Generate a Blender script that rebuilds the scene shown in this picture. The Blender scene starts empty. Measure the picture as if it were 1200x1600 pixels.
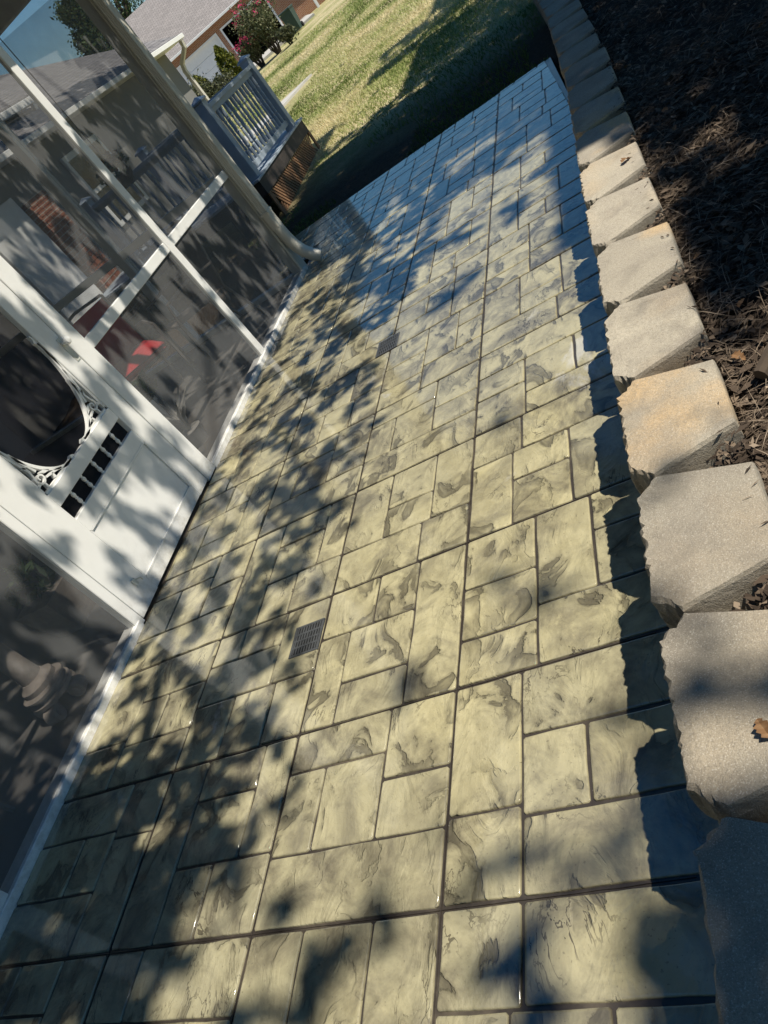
import bpy, bmesh, math, random
import numpy as np
from mathutils import Vector, Matrix
random.seed(7); rng = np.random.default_rng(7)
S = bpy.context.scene
COL = S.collection
PI = math.pi

# ------------------------------------------------------------------ camera, sky, sun, exposure
CAM_Z = 1.5573
cam = bpy.data.objects.new('camera', bpy.data.cameras.new('camera')); COL.objects.link(cam)
cam.data.sensor_fit = 'VERTICAL'; cam.data.sensor_height = 24.0; cam.data.sensor_width = 18.0
cam.data.lens = 1190.72 / 1600 * 24.0
cam.data.clip_start = 0.05; cam.data.clip_end = 2000
R = Matrix(((0.80559316, -(-0.35647271), -(-0.47323024)),
            (0.12932844, -(-0.67367582), -(0.72762287)),
            (-0.57818147, -(-0.64737014), -(-0.49660658))))
cam.matrix_world = Matrix.Translation((0, 0, CAM_Z)) @ R.to_4x4()
S.camera = cam

SUN_DIR = Vector((0.217, -0.013, 0.385)).normalized()      # towards the sun
SUN_EL = math.asin(SUN_DIR.z); SUN_AZ = math.atan2(SUN_DIR.x, SUN_DIR.y)
KX = SUN_DIR.x / SUN_DIR.z; KY = SUN_DIR.y / SUN_DIR.z      # shadow shift per metre of height
W = bpy.data.worlds.new('World'); S.world = W; W.use_nodes = True
nt = W.node_tree; nt.nodes.clear()
sky = nt.nodes.new('ShaderNodeTexSky'); sky.sky_type = 'NISHITA'; sky.sun_disc = False
sky.sun_elevation = SUN_EL; sky.sun_rotation = SUN_AZ
sky.air_density = 1.25; sky.dust_density = 0.25; sky.ozone_density = 3.0; sky.altitude = 300
bg = nt.nodes.new('ShaderNodeBackground'); bg.inputs['Strength'].default_value = 0.082
wo = nt.nodes.new('ShaderNodeOutputWorld')
hs = nt.nodes.new('ShaderNodeHueSaturation'); hs.inputs['Saturation'].default_value = 1.4
nt.links.new(sky.outputs[0], hs.inputs['Color']); nt.links.new(hs.outputs[0], bg.inputs[0]); nt.links.new(bg.outputs[0], wo.inputs[0])
sl = bpy.data.lights.new('sun', 'SUN'); sl.energy = 5.0; sl.angle = math.radians(0.53); sl.color = (1.0, 0.93, 0.80)
sun = bpy.data.objects.new('sun', sl); COL.objects.link(sun)
sun.rotation_euler = SUN_DIR.to_track_quat('Z', 'Y').to_euler(); sun.location = (10, 0, 18)
S.view_settings.view_transform = 'Standard'; S.view_settings.look = 'None'
S.view_settings.exposure = 0.26; S.view_settings.gamma = 1.0; S.view_settings.use_curve_mapping = False

# ------------------------------------------------------------------ node helpers
class NT:
    def __init__(s, name):
        s.m = bpy.data.materials.new(name); s.m.use_nodes = True
        s.t = s.m.node_tree; s.t.nodes.clear()
        s.out = s.n('ShaderNodeOutputMaterial'); s.b = s.n('ShaderNodeBsdfPrincipled')
        s.l(s.b.outputs[0], s.out.inputs[0])
    def n(s, ty, **kw):
        x = s.t.nodes.new(ty)
        for k, v in kw.items(): setattr(x, k, v)
        return x
    def l(s, a, b): s.t.links.new(a, b)
    def val(s, inp, v):
        if hasattr(v, 'links') or isinstance(v, bpy.types.NodeSocket): s.l(v, inp)
        else: inp.default_value = v
    def pos(s): return s.n('ShaderNodeNewGeometry').outputs['Position']
    def obj(s): return s.n('ShaderNodeTexCoord').outputs['Object']
    def rnd(s): return s.n('ShaderNodeObjectInfo').outputs['Random']
    def mapv(s, v, scale=(1, 1, 1), rot=(0, 0, 0), loc=(0, 0, 0)):
        m = s.n('ShaderNodeMapping'); s.l(v, m.inputs[0])
        m.inputs['Location'].default_value = loc; m.inputs['Rotation'].default_value = rot; m.inputs['Scale'].default_value = scale
        return m.outputs[0]
    def off(s, v, r, k=37.0):
        c = s.n('ShaderNodeCombineXYZ'); a = s.math('MULTIPLY', r, k); b = s.math('MULTIPLY', r, -k * 1.7)
        s.l(a, c.inputs[0]); s.l(b, c.inputs[1]); s.l(a, c.inputs[2])
        x = s.n('ShaderNodeVectorMath'); s.l(v, x.inputs[0]); s.l(c.outputs[0], x.inputs[1]); return x.outputs[0]
    def noise(s, v, scale=5, detail=4, rough=.55, dist=0, col=False):
        x = s.n('ShaderNodeTexNoise'); s.l(v, x.inputs['Vector'])
        x.inputs['Scale'].default_value = scale; x.inputs['Detail'].default_value = detail
        x.inputs['Roughness'].default_value = rough; x.inputs['Distortion'].default_value = dist
        return x.outputs['Color' if col else 'Fac']
    def vor(s, v, scale=5, feat='F1', out='Distance'):
        x = s.n('ShaderNodeTexVoronoi', feature=feat); s.l(v, x.inputs['Vector']); x.inputs['Scale'].default_value = scale
        return x.outputs[out]
    def math(s, op, a, b=0.0, c=0.0):
        x = s.n('ShaderNodeMath', operation=op); s.val(x.inputs[0], a); s.val(x.inputs[1], b)
        if len(x.inputs) > 2: s.val(x.inputs[2], c)
        return x.outputs[0]
    def ramp(s, f, a, b, lo=0.0, hi=1.0):
        x = s.n('ShaderNodeMapRange', clamp=True); s.l(f, x.inputs[0])
        for i, v in zip((1, 2, 3, 4), (a, b, lo, hi)): x.inputs[i].default_value = v
        return x.outputs[0]
    def mix(s, f, a, b, mode='MIX'):
        x = s.n('ShaderNodeMix', data_type='RGBA', blend_type=mode)
        s.val(x.inputs[0], f)
        for i, v in ((6, a), (7, b)):
            if isinstance(v, bpy.types.NodeSocket): s.l(v, x.inputs[i])
            else: x.inputs[i].default_value = (*v, 1) if len(v) == 3 else v
        return x.outputs[2]
    def bump(s, h, strength=.3, dist=.01, prev=None):
        x = s.n('ShaderNodeBump'); x.inputs['Strength'].default_value = strength; x.inputs['Distance'].default_value = dist
        s.l(h, x.inputs['Height'])
        if prev is not None: s.l(prev, x.inputs['Normal'])
        return x.outputs[0]
    def set(s, col=None, rough=None, nor=None, spec=None, metal=None, coat=None, coat_rough=None):
        b = s.b.inputs
        if col is not None:
            if isinstance(col, bpy.types.NodeSocket): s.l(col, b['Base Color'])
            else: b['Base Color'].default_value = (*col, 1)
        for k, v in (('Roughness', rough), ('Specular IOR Level', spec), ('Metallic', metal), ('Coat Weight', coat), ('Coat Roughness', coat_rough)):
            if v is not None: s.val(b[k], v)
        if nor is not None: s.l(nor, b['Normal'])
        return s.m
MAT = {}
def simple(name, col, rough=.6, var=.15, scale=8.0, bump=.0, bscale=60.0, spec=.4, metal=0.0, dirt=0.0):
    t = NT(name); p = t.off(t.obj(), t.rnd())
    n = t.noise(p, scale, 5, .6)
    c2 = tuple(max(0, c * (1 - var * 2)) for c in col)
    c = t.mix(t.ramp(n, .3, .7), c2, col)
    if dirt:
        d = t.noise(p, 2.3, 6, .7, .5)
        c = t.mix(t.ramp(d, .55, .72, 0, dirt), c, (.10, .09, .06))
    nb = t.bump(t.noise(p, bscale, 3), bump, .004) if bump else None
    if name == 'white_paint':                            # splashed grime low on the frame
        sp_ = t.n('ShaderNodeSeparateXYZ'); t.l(t.pos(), sp_.inputs[0]); gz = t.math('MULTIPLY', t.ramp(sp_.outputs[2], .20, .0), t.ramp(t.noise(t.pos(), 22, 6, .7), .42, .68)); c = t.mix(t.math('MULTIPLY', gz, .55), c, (.30, .27, .20))
    t.set(c, t.ramp(n, .3, .7, rough - .06, rough + .08), nb, spec, metal)
    MAT[name] = t.m
    return t.m

# --- stamped concrete stones: cream body, antiqued grey release colour lying in flaked hollows, sealed glossy
def make_stone():
    t = NT('stamped_concrete'); r = t.rnd(); p = t.off(t.pos(), r, 23.0)
    streak = t.mapv(p, (4.6, 3.1, 3.0), (0, 0, .6))
    n1 = t.noise(streak, 1.8, 6, .52, .7)            # flaked slate shapes, slightly elongated
    n2 = t.noise(p, 4.1, 3, .5, .3)                   # patches where the release colour gathered
    n3 = t.noise(p, 60, 4, .6)                        # grain
    n4 = t.noise(p, 15, 5, .62, .5)
    n5 = t.noise(t.pos(), .9, 4, .6, .4)              # broad weathering
    zone = t.ramp(n2, .38, .56)
    soft = t.math('MULTIPLY', t.ramp(n1, .49, .61), t.math('POWER', t.ramp(n1, .78, .57, .0, 1.0), 1.1))   # dark next to the flaked lip, fading into the hollow
    crisp = t.math('MULTIPLY', t.ramp(n1, .548, .566), t.math('POWER', t.ramp(n1, .66, .556, .0, 1.0), 1.6))
    stain = t.math('MULTIPLY', t.math('ADD', t.math('MULTIPLY', soft, .78), t.math('MULTIPLY', crisp, .30)), zone)
    base = t.mix(t.ramp(n4, .3, .7), (.425, .38, .218), (.54, .49, .30))
    base = t.mix(t.ramp(r, 0, 1, 0, .5), base, (.36, .335, .225))
    base = t.mix(t.ramp(n5, .42, .66, 0, .45), base, (.33, .31, .22))
    cloud = t.noise(p, 5.2, 6, .66, .6)
    base = t.mix(t.math('MULTIPLY', t.ramp(cloud, .42, .68, 0, 1.0), t.ramp(t.noise(p, .7, 1), .40, .58, .40, 1.0)), base, (.125, .11, .08))
    base = t.mix(t.math('MULTIPLY', t.ramp(t.noise(p, 3.4, 5, .65, .9), .52, .72), .75), base, (.14, .127, .098))
    base = t.mix(t.math('MULTIPLY', stain, .95), base, (.060, .052, .038))
    base = t.mix(t.math('MULTIPLY', t.ramp(t.noise(p, 26, 4, .7), .55, .75, 0, .5), t.ramp(cloud, .4, .6, .2, 1.0)), base, (.16, .145, .10))
    vein = t.math('MULTIPLY', t.math('COMPARE', t.noise(t.mapv(p, (7.5, 3.0, 3.0), (0, 0, .9)), 1.2, 5, .6, 1.0), .5, .007), t.ramp(t.noise(p, 3.9, 2), .54, .66))
    base = t.mix(t.math('MULTIPLY', vein, .8), base, (.06, .05, .036))
    speck = t.ramp(t.noise(p, 120, 2, .5), .66, .74, 0, .5)
    base = t.mix(speck, base, (.13, .115, .08))
    bl = t.noise(t.pos(), 1.15, 6, .62, 1.3)          # whitish sealer bloom wandering across several stones
    base = t.mix(t.ramp(bl, .655, .71, 0, .55), base, (.58, .57, .54))
    step = t.math('MULTIPLY', t.ramp(n1, .545, .570), t.ramp(zone, 0, 1, .45, 1.0))
    h = t.math('ADD', t.math('MULTIPLY', t.math('ADD', step, t.math('MULTIPLY', vein, .7)), -.8), t.math('MULTIPLY', n1, 3.0))
    b1 = t.bump(h, .85, .008)
    b2 = t.bump(t.math('ADD', n4, t.math('MULTIPLY', n3, .35)), .42, .0045, b1)
    t.set(base, t.ramp(n4, .3, .7, .42, .58), b2, .15, 0, 1.0, t.ramp(n2, .3, .7, .04, .10))
    t.b.inputs['Coat IOR'].default_value = 1.8
    t.l(t.bump(t.math('ADD', n4, t.math('MULTIPLY', n1, 1.5)), .20, .0022), t.b.inputs['Coat Normal'])
    MAT['stone'] = t.m
def make_joint():
    t = NT('joint_concrete'); p = t.pos(); n = t.noise(p, 30, 4)
    n2 = t.noise(p, 3.0, 5, .7); t.set(t.mix(t.ramp(n2, .5, .72, 0, .8), t.mix(n, (.022, .017, .014), (.06, .05, .042)), (.15, .125, .09)), .5, t.bump(n, .4, .004), .4, 0, .6, .2); MAT['joint'] = t.m
def make_block(key='block', wf=.35, k=1.0):
    t = NT('cast_' + key); r = t.rnd(); p = t.off(t.obj(), r, 11.0)
    fine = t.noise(p, 380, 2, .6); mid = t.noise(p, 120, 4, .65); big = t.noise(p, 4.5, 4, .55, .4)
    grey = t.mix(r, tuple(q * k for q in (.25, .22, .18)), tuple(q * k for q in (.36, .32, .26)))
    c = t.mix(t.ramp(big, .36, .66), grey, tuple(q * k for q in (.43, .385, .305)))
    warm = t.ramp(t.noise(p, 3.2, 3, .5), .5, .66)
    c = t.mix(t.math('MULTIPLY', warm, wf), c, (.56, .40, .225))
    c = t.mix(t.ramp(fine, .56, .68, 0, .55), c, (.15, .135, .11)); c = t.mix(t.ramp(mid, .46, .66, 0, .45), c, (.24, .215, .175))
    c = t.mix(t.ramp(fine, .42, .30, 0, .6), c, (.66, .62, .54))
    c = t.mix(t.ramp(t.noise(p, 7, 5, .65), .52, .72, 0, .55), c, (.19, .17, .14))
    h = t.math('ADD', t.math('MULTIPLY', mid, 1.0), t.math('MULTIPLY', fine, .7))
    t.set(c, .9, t.bump(h, .6, .004), .25); MAT[key] = t.m
def make_screen(name, op, col):
    t = NT(name); p = t.pos()
    d = t.n('ShaderNodeBsdfDiffuse'); n = t.noise(p, 3, 4, .6, .5)
    t.l(t.mix(n, tuple(c * .8 for c in col), col), d.inputs[0])
    tr = t.n('ShaderNodeBsdfTransparent'); mx = t.n('ShaderNodeMixShader')
    t.l(t.ramp(t.noise(p, 6, 5, .6), .3, .8, op - .05, op + .06), mx.inputs[0])
    t.l(tr.outputs[0], mx.inputs[1]); t.l(d.outputs[0], mx.inputs[2]); t.l(mx.outputs[0], t.out.inputs[0])
    MAT[name] = t.m
def make_brick(name, c1, c2, mortar, sc=1.0):
    t = NT(name); p = t.obj()
    b = t.n('ShaderNodeTexBrick'); 
    cx = t.n('ShaderNodeSeparateXYZ'); t.l(p, cx.inputs[0]); cc = t.n('ShaderNodeCombineXYZ')
    t.l(t.math('ADD', cx.outputs[0], cx.outputs[1]), cc.inputs[0]); t.l(cx.outputs[2], cc.inputs[1])
    t.l(cc.outputs[0], b.inputs['Vector']); b.inputs['Color1'].default_value = (*c1, 1); b.inputs['Color2'].default_value = (*c2, 1)
    b.inputs['Mortar'].default_value = (*mortar, 1); b.inputs['Scale'].default_value = 1.0
    b.inputs['Brick Width'].default_value = .21 * sc; b.inputs['Row Height'].default_value = .072 * sc; b.inputs['Mortar Size'].default_value = .006 * sc
    t.set(t.mix(t.noise(p, 5, 4), (.7, .7, .7), (1.1, 1.1, 1.1)) if 0 else b.outputs[0], .9, t.bump(b.outputs[1], .5, -.006), .2); MAT[name] = t.m
def make_shingle(name, ca, cb, axis):
    t = NT(name); p = t.obj()
    b = t.n('ShaderNodeTexBrick'); cx = t.n('ShaderNodeSeparateXYZ'); t.l(p, cx.inputs[0]); cc = t.n('ShaderNodeCombineXYZ')
    t.l(cx.outputs[axis], cc.inputs[0]); t.l(t.math('MULTIPLY', cx.outputs[2], 2.236), cc.inputs[1])
    t.l(cc.outputs[0], b.inputs['Vector']); b.inputs['Scale'].default_value = 1
    b.inputs['Color1'].default_value = (*ca, 1); b.inputs['Color2'].default_value = (*cb, 1); b.inputs['Mortar'].default_value = (ca[0] * .45, ca[1] * .45, ca[2] * .45, 1)
    b.inputs['Brick Width'].default_value = .28; b.inputs['Row Height'].default_value = .145; b.inputs['Mortar Size'].default_value = .012
    n = t.noise(p, 9, 4, .7)
    t.set(t.mix(t.ramp(n, .3, .7, .0, .55), b.outputs[0], (ca[0] * .6, ca[1] * .6, ca[2] * .6)), .85, t.bump(b.outputs[1], .6, -.01), .3); MAT[name] = t.m
def make_attr(name, stops, rough=.8, trans=0.0, spec=.2):
    t = NT(name); a = t.n('ShaderNodeAttribute'); a.attribute_name = 'tone'
    r = t.n('ShaderNodeValToRGB'); t.l(a.outputs['Fac'], r.inputs[0]); e = r.color_ramp.elements
    while len(e) < len(stops): e.new(.5)
    for k, (pp, c) in enumerate(stops): e[k].position = pp; e[k].color = (*c, 1)
    t.set(r.outputs[0], rough, None, spec)
    if trans:
        tl = t.n('ShaderNodeBsdfTranslucent'); t.l(r.outputs[0], tl.inputs[0]); mx = t.n('ShaderNodeMixShader'); mx.inputs[0].default_value = trans
        t.l(t.b.outputs[0], mx.inputs[1]); t.l(tl.outputs[0], mx.inputs[2]); t.l(mx.outputs[0], t.out.inputs[0])
    MAT[name] = t.m
make_stone(); make_joint(); make_block('block', .15, .88); make_block('tan_block', .95, 1.0); make_block('pale_block', .30, 1.12)
make_screen('screen_mesh', .44, (.215, .22, .225)); make_screen('door_mesh', .62, (.022, .022, .026)); make_screen('end_mesh', .38, (.03, .03, .032))
make_brick('red_brick', (.26, .095, .055), (.34, .14, .085), (.40, .36, .31))
make_brick('orange_brick', (.34, .16, .085), (.27, .115, .06), (.42, .37, .30))
make_shingle('grey_shingle', (.27, .245, .23), (.36, .325, .305), 0); make_shingle('wing_shingle', (.20, .19, .19), (.27, .26, .26), 1)
simple('white_paint', (.80, .80, .78), .42, .03, 5, .10, 40, .5, dirt=.10)
simple('trim_paint', (.62, .62, .56), .5, .05, 5, .08, 40)
simple('downspout_paint', (.60, .575, .50), .42, .06, 6)
simple('blue_grey_paint', (.36, .42, .49), .5, .12, 6, .1, 50)
simple('porch_floor', (.15, .14, .13), .7, .15, 3, .2, 40)
simple('ceiling_paint', (.55, .55, .53), .8, .05)
simple('lattice_wood', (.30, .165, .085), .8, .25, 14)
simple('dark_wood', (.055, .045, .04), .7, .2)
simple('bark', (.10, .075, .055), .95, .3, 10, .8, 25)
simple('drain_plastic', (.075, .08, .085), .38, .2, 30)
simple('drain_void', (.006, .006, .006), .9)
simple('grey_stone', (.33, .285, .25), .8, .2, 14, .5, 60)
simple('pale_pot', (.42, .40, .37), .75, .15)
simple('red_fabric', (.62, .05, .06), .8, .12, 10, .2, 200)
simple('chair_metal', (.16, .145, .13), .45, .15)
simple('chair_sling', (.20, .17, .15), .8, .15)
simple('white_glaze', (.72, .70, .68), .3, .05)
simple('garage_white', (.74, .74, .73), .5, .04)
simple('concrete_pale', (.52, .50, .46), .85, .12, 2, .2)
simple('bin_green', (.045, .085, .075), .5, .15)
simple('dark_interior', (.012, .012, .013), .9)
simple('brass', (.55, .42, .22), .3, .1, metal=1.0)
simple('glass_dark', (.03, .035, .04), .08, .1, spec=.6)
simple('wing_paint', (.20, .20, .195), .7, .06)
make_attr('leaf_litter', [(0, (.03, .022, .017)), (.42, (.085, .062, .045)), (.7, (.19, .145, .105)), (1, (.40, .32, .24))], .85)
make_attr('dry_leaf', [(0, (.13, .07, .035)), (.5, (.26, .145, .07)), (1, (.40, .27, .15))], .6, .15)
make_attr('grass_blades', [(0, (.06, .075, .025)), (.2, (.15, .21, .05)), (.45, (.36, .41, .14)), (.68, (.62, .56, .30)), (1, (.80, .68, .44))], .7, .25)
make_attr('tree_leaves', [(0, (.022, .045, .012)), (.6, (.05, .085, .022)), (1, (.09, .12, .035))], .6, .08)
make_attr('arbor_leaves', [(0, (.06, .085, .012)), (.6, (.17, .19, .03)), (1, (.28, .27, .06))], .7, .2)
make_attr('myrtle_leaves', [(0, (.05, .065, .03)), (.6, (.13, .15, .07)), (1, (.28, .27, .16))], .6, .2)
make_attr('shrub_leaves', [(0, (.035, .045, .022)), (.6, (.09, .10, .05)), (1, (.19, .19, .11))], .6, .2)
make_attr('pink_bloom', [(0, (.45, .03, .11)), (1, (.75, .09, .22))], .7, .2)
make_attr('porch_leaves', [(0, (.03, .06, .025)), (1, (.13, .19, .10))], .5, .1)

# ------------------------------------------------------------------ mesh helpers
def world_off(p):
    v = Vector((0, 0, 0))
    while p is not None: v = v + p.location; p = p.parent
    return v
def link_mesh(name, me, mat, parent=None, loc=None):
    o = bpy.data.objects.new(name, me); COL.objects.link(o)
    if mat is not None: me.materials.append(MAT[mat] if isinstance(mat, str) else mat)
    if parent is not None: o.parent = parent
    if loc is not None: o.location = loc
    return o
class MB:
    def __init__(s): s.v = []; s.f = []
    def add(s, v, f):
        k = len(s.v); s.v += [tuple(a) for a in v]; s.f += [tuple(i + k for i in q) for q in f]; return s
    def box(s, x0, x1, y0, y1, z0, z1):
        return s.add([(x0,y0,z0),(x1,y0,z0),(x1,y1,z0),(x0,y1,z0),(x0,y0,z1),(x1,y0,z1),(x1,y1,z1),(x0,y1,z1)],
                     [(0,3,2,1),(4,5,6,7),(0,1,5,4),(1,2,6,5),(2,3,7,6),(3,0,4,7)])
    def bbox(s, x0, x1, y0, y1, z0, z1, b=.004):
        """box with chamfered edges"""
        bm = bmesh.new(); vs = [bm.verts.new(p) for p in [(x0,y0,z0),(x1,y0,z0),(x1,y1,z0),(x0,y1,z0),(x0,y0,z1),(x1,y0,z1),(x1,y1,z1),(x0,y1,z1)]]
        for q in [(0,3,2,1),(4,5,6,7),(0,1,5,4),(1,2,6,5),(2,3,7,6),(3,0,4,7)]: bm.faces.new([vs[i] for i in q])
        bmesh.ops.bevel(bm, geom=bm.edges[:], offset=b, segments=1, affect='EDGES')
        bm.verts.index_update(); s.add([v.co[:] for v in bm.verts], [[v.index for v in f.verts] for f in bm.faces]); bm.free(); return s
    def obox(s, a, b, w, h, up=(0, 0, 1)):
        """bar from a to b, w wide, h along up"""
        a = Vector(a); b = Vector(b); d = (b - a).normalized(); u = Vector(up); sd = d.cross(u).normalized(); u = sd.cross(d).normalized()
        v = []
        for p in (a, b):
            for i, j in ((-1,-1),(1,-1),(1,1),(-1,1)): v.append(p + sd * (i * w / 2) + u * (j * h / 2))
        return s.add(v, [(3,2,1,0),(4,5,6,7),(0,1,5,4),(1,2,6,5),(2,3,7,6),(3,0,4,7)])
    def tube(s, pts, rad, n=8, caps=True):
        pts = [Vector(p) for p in pts]; rads = rad if isinstance(rad, (list, tuple)) else [rad] * len(pts)
        v = []; f = []; u = None
        for i, p in enumerate(pts):
            d = (pts[min(i + 1, len(pts) - 1)] - pts[max(i - 1, 0)]).normalized()
            if u is None: u = d.orthogonal().normalized()
            u = (u - d * u.dot(d)).normalized(); w = d.cross(u)
            for k in range(n):
                a = 2 * PI * k / n; v.append(p + (u * math.cos(a) + w * math.sin(a)) * rads[i])
        for i in range(len(pts) - 1):
            for k in range(n): f.append((i * n + k, i * n + (k + 1) % n, (i + 1) * n + (k + 1) % n, (i + 1) * n + k))
        if caps: f.append(tuple(range(n))[::-1]); f.append(tuple((len(pts) - 1) * n + k for k in range(n)))
        return s.add(v, f)
    def lathe(s, prof, c, n=14, axis=2):
        """prof: list of (radius, height) along axis from c"""
        v = []; f = []; c = Vector(c)
        for r_, h in prof:
            for k in range(n):
                a = 2 * PI * k / n; p = (r_ * math.cos(a), r_ * math.sin(a), h)
                if axis == 0: p = (h, p[0], p[1])
                v.append(c + Vector(p))
        for i in range(len(prof) - 1):
            for k in range(n): f.append((i * n + k, i * n + (k + 1) % n, (i + 1) * n + (k + 1) % n, (i + 1) * n + k))
        f.append(tuple(range(n))[::-1]); f.append(tuple((len(prof) - 1) * n + k for k in range(n)))
        return s.add(v, f)
    def prism(s, poly, z0, z1, fn=lambda p, z: (p[0], p[1], z)):
        n = len(poly); v = [fn(p, z0) for p in poly] + [fn(p, z1) for p in poly]
        return s.add(v, [tuple(range(n))[::-1], tuple(range(n, 2 * n))] + [(i, (i + 1) % n, n + (i + 1) % n, n + i) for i in range(n)])
    def ribbon(s, pts, w, x0, x1):
        """band following (y, z) points, w wide (scalar or list), extruded in x"""
        P = [Vector((p[0], p[1])) for p in pts]; L = []; Rr = []
        ws = w if isinstance(w, (list, tuple)) else [w] * len(P)
        for i, p in enumerate(P):
            d = (P[min(i + 1, len(P) - 1)] - P[max(i - 1, 0)]); d = d.normalized() if d.length > 1e-9 else Vector((1, 0)); nn = Vector((-d.y, d.x)) * ws[i] / 2
            L.append(p + nn); Rr.append(p - nn)
        v = []
        for i in range(len(P)):
            for q in (L[i], Rr[i]):
                for x in (x0, x1): v.append((x, q.x, q.y))
        f = []
        for i in range(len(P) - 1):
            a = 4 * i; b = a + 4
            f += [(a, a+2, b+2, b), (a+1, b+1, b+3, a+3), (a, b, b+1, a+1), (a+2, a+3, b+3, b+2)]
        f += [(0, 1, 3, 2), (len(v) - 4, len(v) - 2, len(v) - 1, len(v) - 3)]
        return s.add(v, f)
    def build(s, name, mat, parent=None, smooth=False):
        o = world_off(parent); me = bpy.data.meshes.new(name)
        me.from_pydata([(a[0] - o.x, a[1] - o.y, a[2] - o.z) for a in s.v], [], s.f)
        bm = bmesh.new(); bm.from_mesh(me); bmesh.ops.recalc_face_normals(bm, faces=bm.faces[:]); bm.to_mesh(me); bm.free()
        if smooth:
            me.polygons.foreach_set('use_smooth', [True] * len(me.polygons)); 
            try: me.set_sharp_from_angle(angle=math.radians(40))
            except Exception: pass
        me.update(); return link_mesh(name, me, mat, parent)
def tri_soup(name, V, F, tone, mat, parent=None):
    """V (n,3), F (m,k) int, tone per vertex"""
    me = bpy.data.meshes.new(name); o = world_off(parent); V = V - np.array([o.x, o.y, o.z])
    k = F.shape[1]; me.vertices.add(len(V)); me.vertices.foreach_set('co', V.astype(np.float32).ravel())
    me.loops.add(F.size); me.loops.foreach_set('vertex_index', F.astype(np.int32).ravel())
    me.polygons.add(len(F)); me.polygons.foreach_set('loop_start', np.arange(len(F), dtype=np.int32) * k)
    a = me.attributes.new('tone', 'FLOAT', 'POINT'); a.data.foreach_set('value', tone.astype(np.float32))
    me.update(calc_edges=True); me.validate()
    return link_mesh(name, me, mat, parent)
def tag(o, label=None, cat=None, group=None, kind=None):
    if label: o['label'] = label
    if cat: o['category'] = cat
    if group: o['group'] = group
    if kind: o['kind'] = kind
    return o
def thing(name, loc, label, cat, group=None):
    o = bpy.data.objects.new(name, None); COL.objects.link(o); o.location = loc; o.empty_display_size = .2
    return tag(o, label, cat, group)
def frames(n, flat=0.0):
    """random orthonormal frames; flat 0 = any direction, 1 = lying flat"""
    nz = rng.normal(size=(n, 3)); nz[:, 2] = np.abs(nz[:, 2]) + flat * 3.0; nz /= np.linalg.norm(nz, axis=1)[:, None]
    a = rng.normal(size=(n, 3)); a -= nz * (a * nz).sum(1)[:, None]; a /= np.linalg.norm(a, axis=1)[:, None]
    return a, np.cross(nz, a), nz
def leaf_quads(P, L, Wd, flat=0.0, curl=0.0):
    """pointed leaves: 4-vert rhombus (one quad) each"""
    n = len(P); u, v, w = frames(n, flat); L = L[:, None]; Wd = Wd[:, None]
    A = P - u * L * .5; B = P + v * Wd * .5 + u * L * .06 + w * L * curl; C = P + u * L * .5; D = P - v * Wd * .5 + u * L * .06 + w * L * curl
    V = np.stack([A, B, C, D], 1).reshape(-1, 3); F = np.arange(4 * n).reshape(n, 4)
    return V, F
def vnoise(x, y, sc, seed=0):
    """smooth 2-D value noise 0..1"""
    r = np.random.default_rng(seed).random((64, 64)); x = x * sc + 1000.37; y = y * sc + 1000.71
    xi = np.floor(x).astype(int); yi = np.floor(y).astype(int); fx = x - xi; fy = y - yi; fx = fx*fx*(3-2*fx); fy = fy*fy*(3-2*fy)
    g = lambda a, b: r[a % 64, b % 64]
    return (g(xi,yi)*(1-fx)+g(xi+1,yi)*fx)*(1-fy)+(g(xi,yi+1)*(1-fx)+g(xi+1,yi+1)*fx)*fy

# ------------------------------------------------------------------ ground: lawn, mulch bed, driveway, path
def lawn_z(x, y):
    return -.035 + .0232 * np.maximum(y - 8.5, 0) + .012 * np.sin(x * .7 + y * .35)
def sheet(name, xs, ys, zf, mat, kind='structure'):
    X, Y = np.meshgrid(xs, ys); Z = zf(X, Y); V = np.stack([X, Y, Z], -1).reshape(-1, 3); n = len(xs); m = len(ys)
    i = (np.arange(m - 1)[:, None] * n + np.arange(n - 1)[None]).ravel(); F = np.stack([i, i + 1, i + n + 1, i + n], 1)
    o = tri_soup(name, V, F, np.zeros(len(V)), mat); o['kind'] = kind
    o.data.polygons.foreach_set('use_smooth', [True] * len(o.data.polygons)); return o
def make_lawn_mat():
    t = NT('lawn_ground'); p = t.pos()
    a = t.noise(p, .55, 5, .6, .6); b = t.noise(p, 3.1, 5, .65, .4); c = t.noise(t.mapv(p, (1, .5, 1)), 26, 4, .7)
    col = t.mix(t.ramp(a, .38, .60), (.24, .27, .085), (.60, .52, .31))
    col = t.mix(t.ramp(b, .42, .66, 0, .75), col, (.50, .41, .24))
    col = t.mix(t.ramp(c, .45, .7, 0, .6), col, (.13, .14, .045))
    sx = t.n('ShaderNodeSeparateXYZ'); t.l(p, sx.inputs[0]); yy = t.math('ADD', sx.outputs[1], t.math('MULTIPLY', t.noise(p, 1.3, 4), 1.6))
    col = t.mix(t.ramp(yy, 11.6, 9.4), col, t.mix(c, (.03, .022, .016), (.085, .062, .042)))  # bare soil strip past the patio, coloured dark to deepen the tree shade too
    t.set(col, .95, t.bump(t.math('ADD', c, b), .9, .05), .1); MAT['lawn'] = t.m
    t = NT('mulch_soil'); p = t.pos(); a = t.noise(p, 9, 6, .7); b = t.noise(p, 45, 4, .7)
    t.set(t.mix(t.ramp(a, .35, .7), (.018, .014, .011), (.06, .045, .034)), .95, t.bump(t.math('ADD', a, b), 1.0, .03), .15); MAT['mulch'] = t.m
make_lawn_mat()
ys = np.concatenate([np.array([-60, -20, -6]), np.linspace(-2, 70, 145), np.array([90, 140, 220, 400])])
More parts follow.
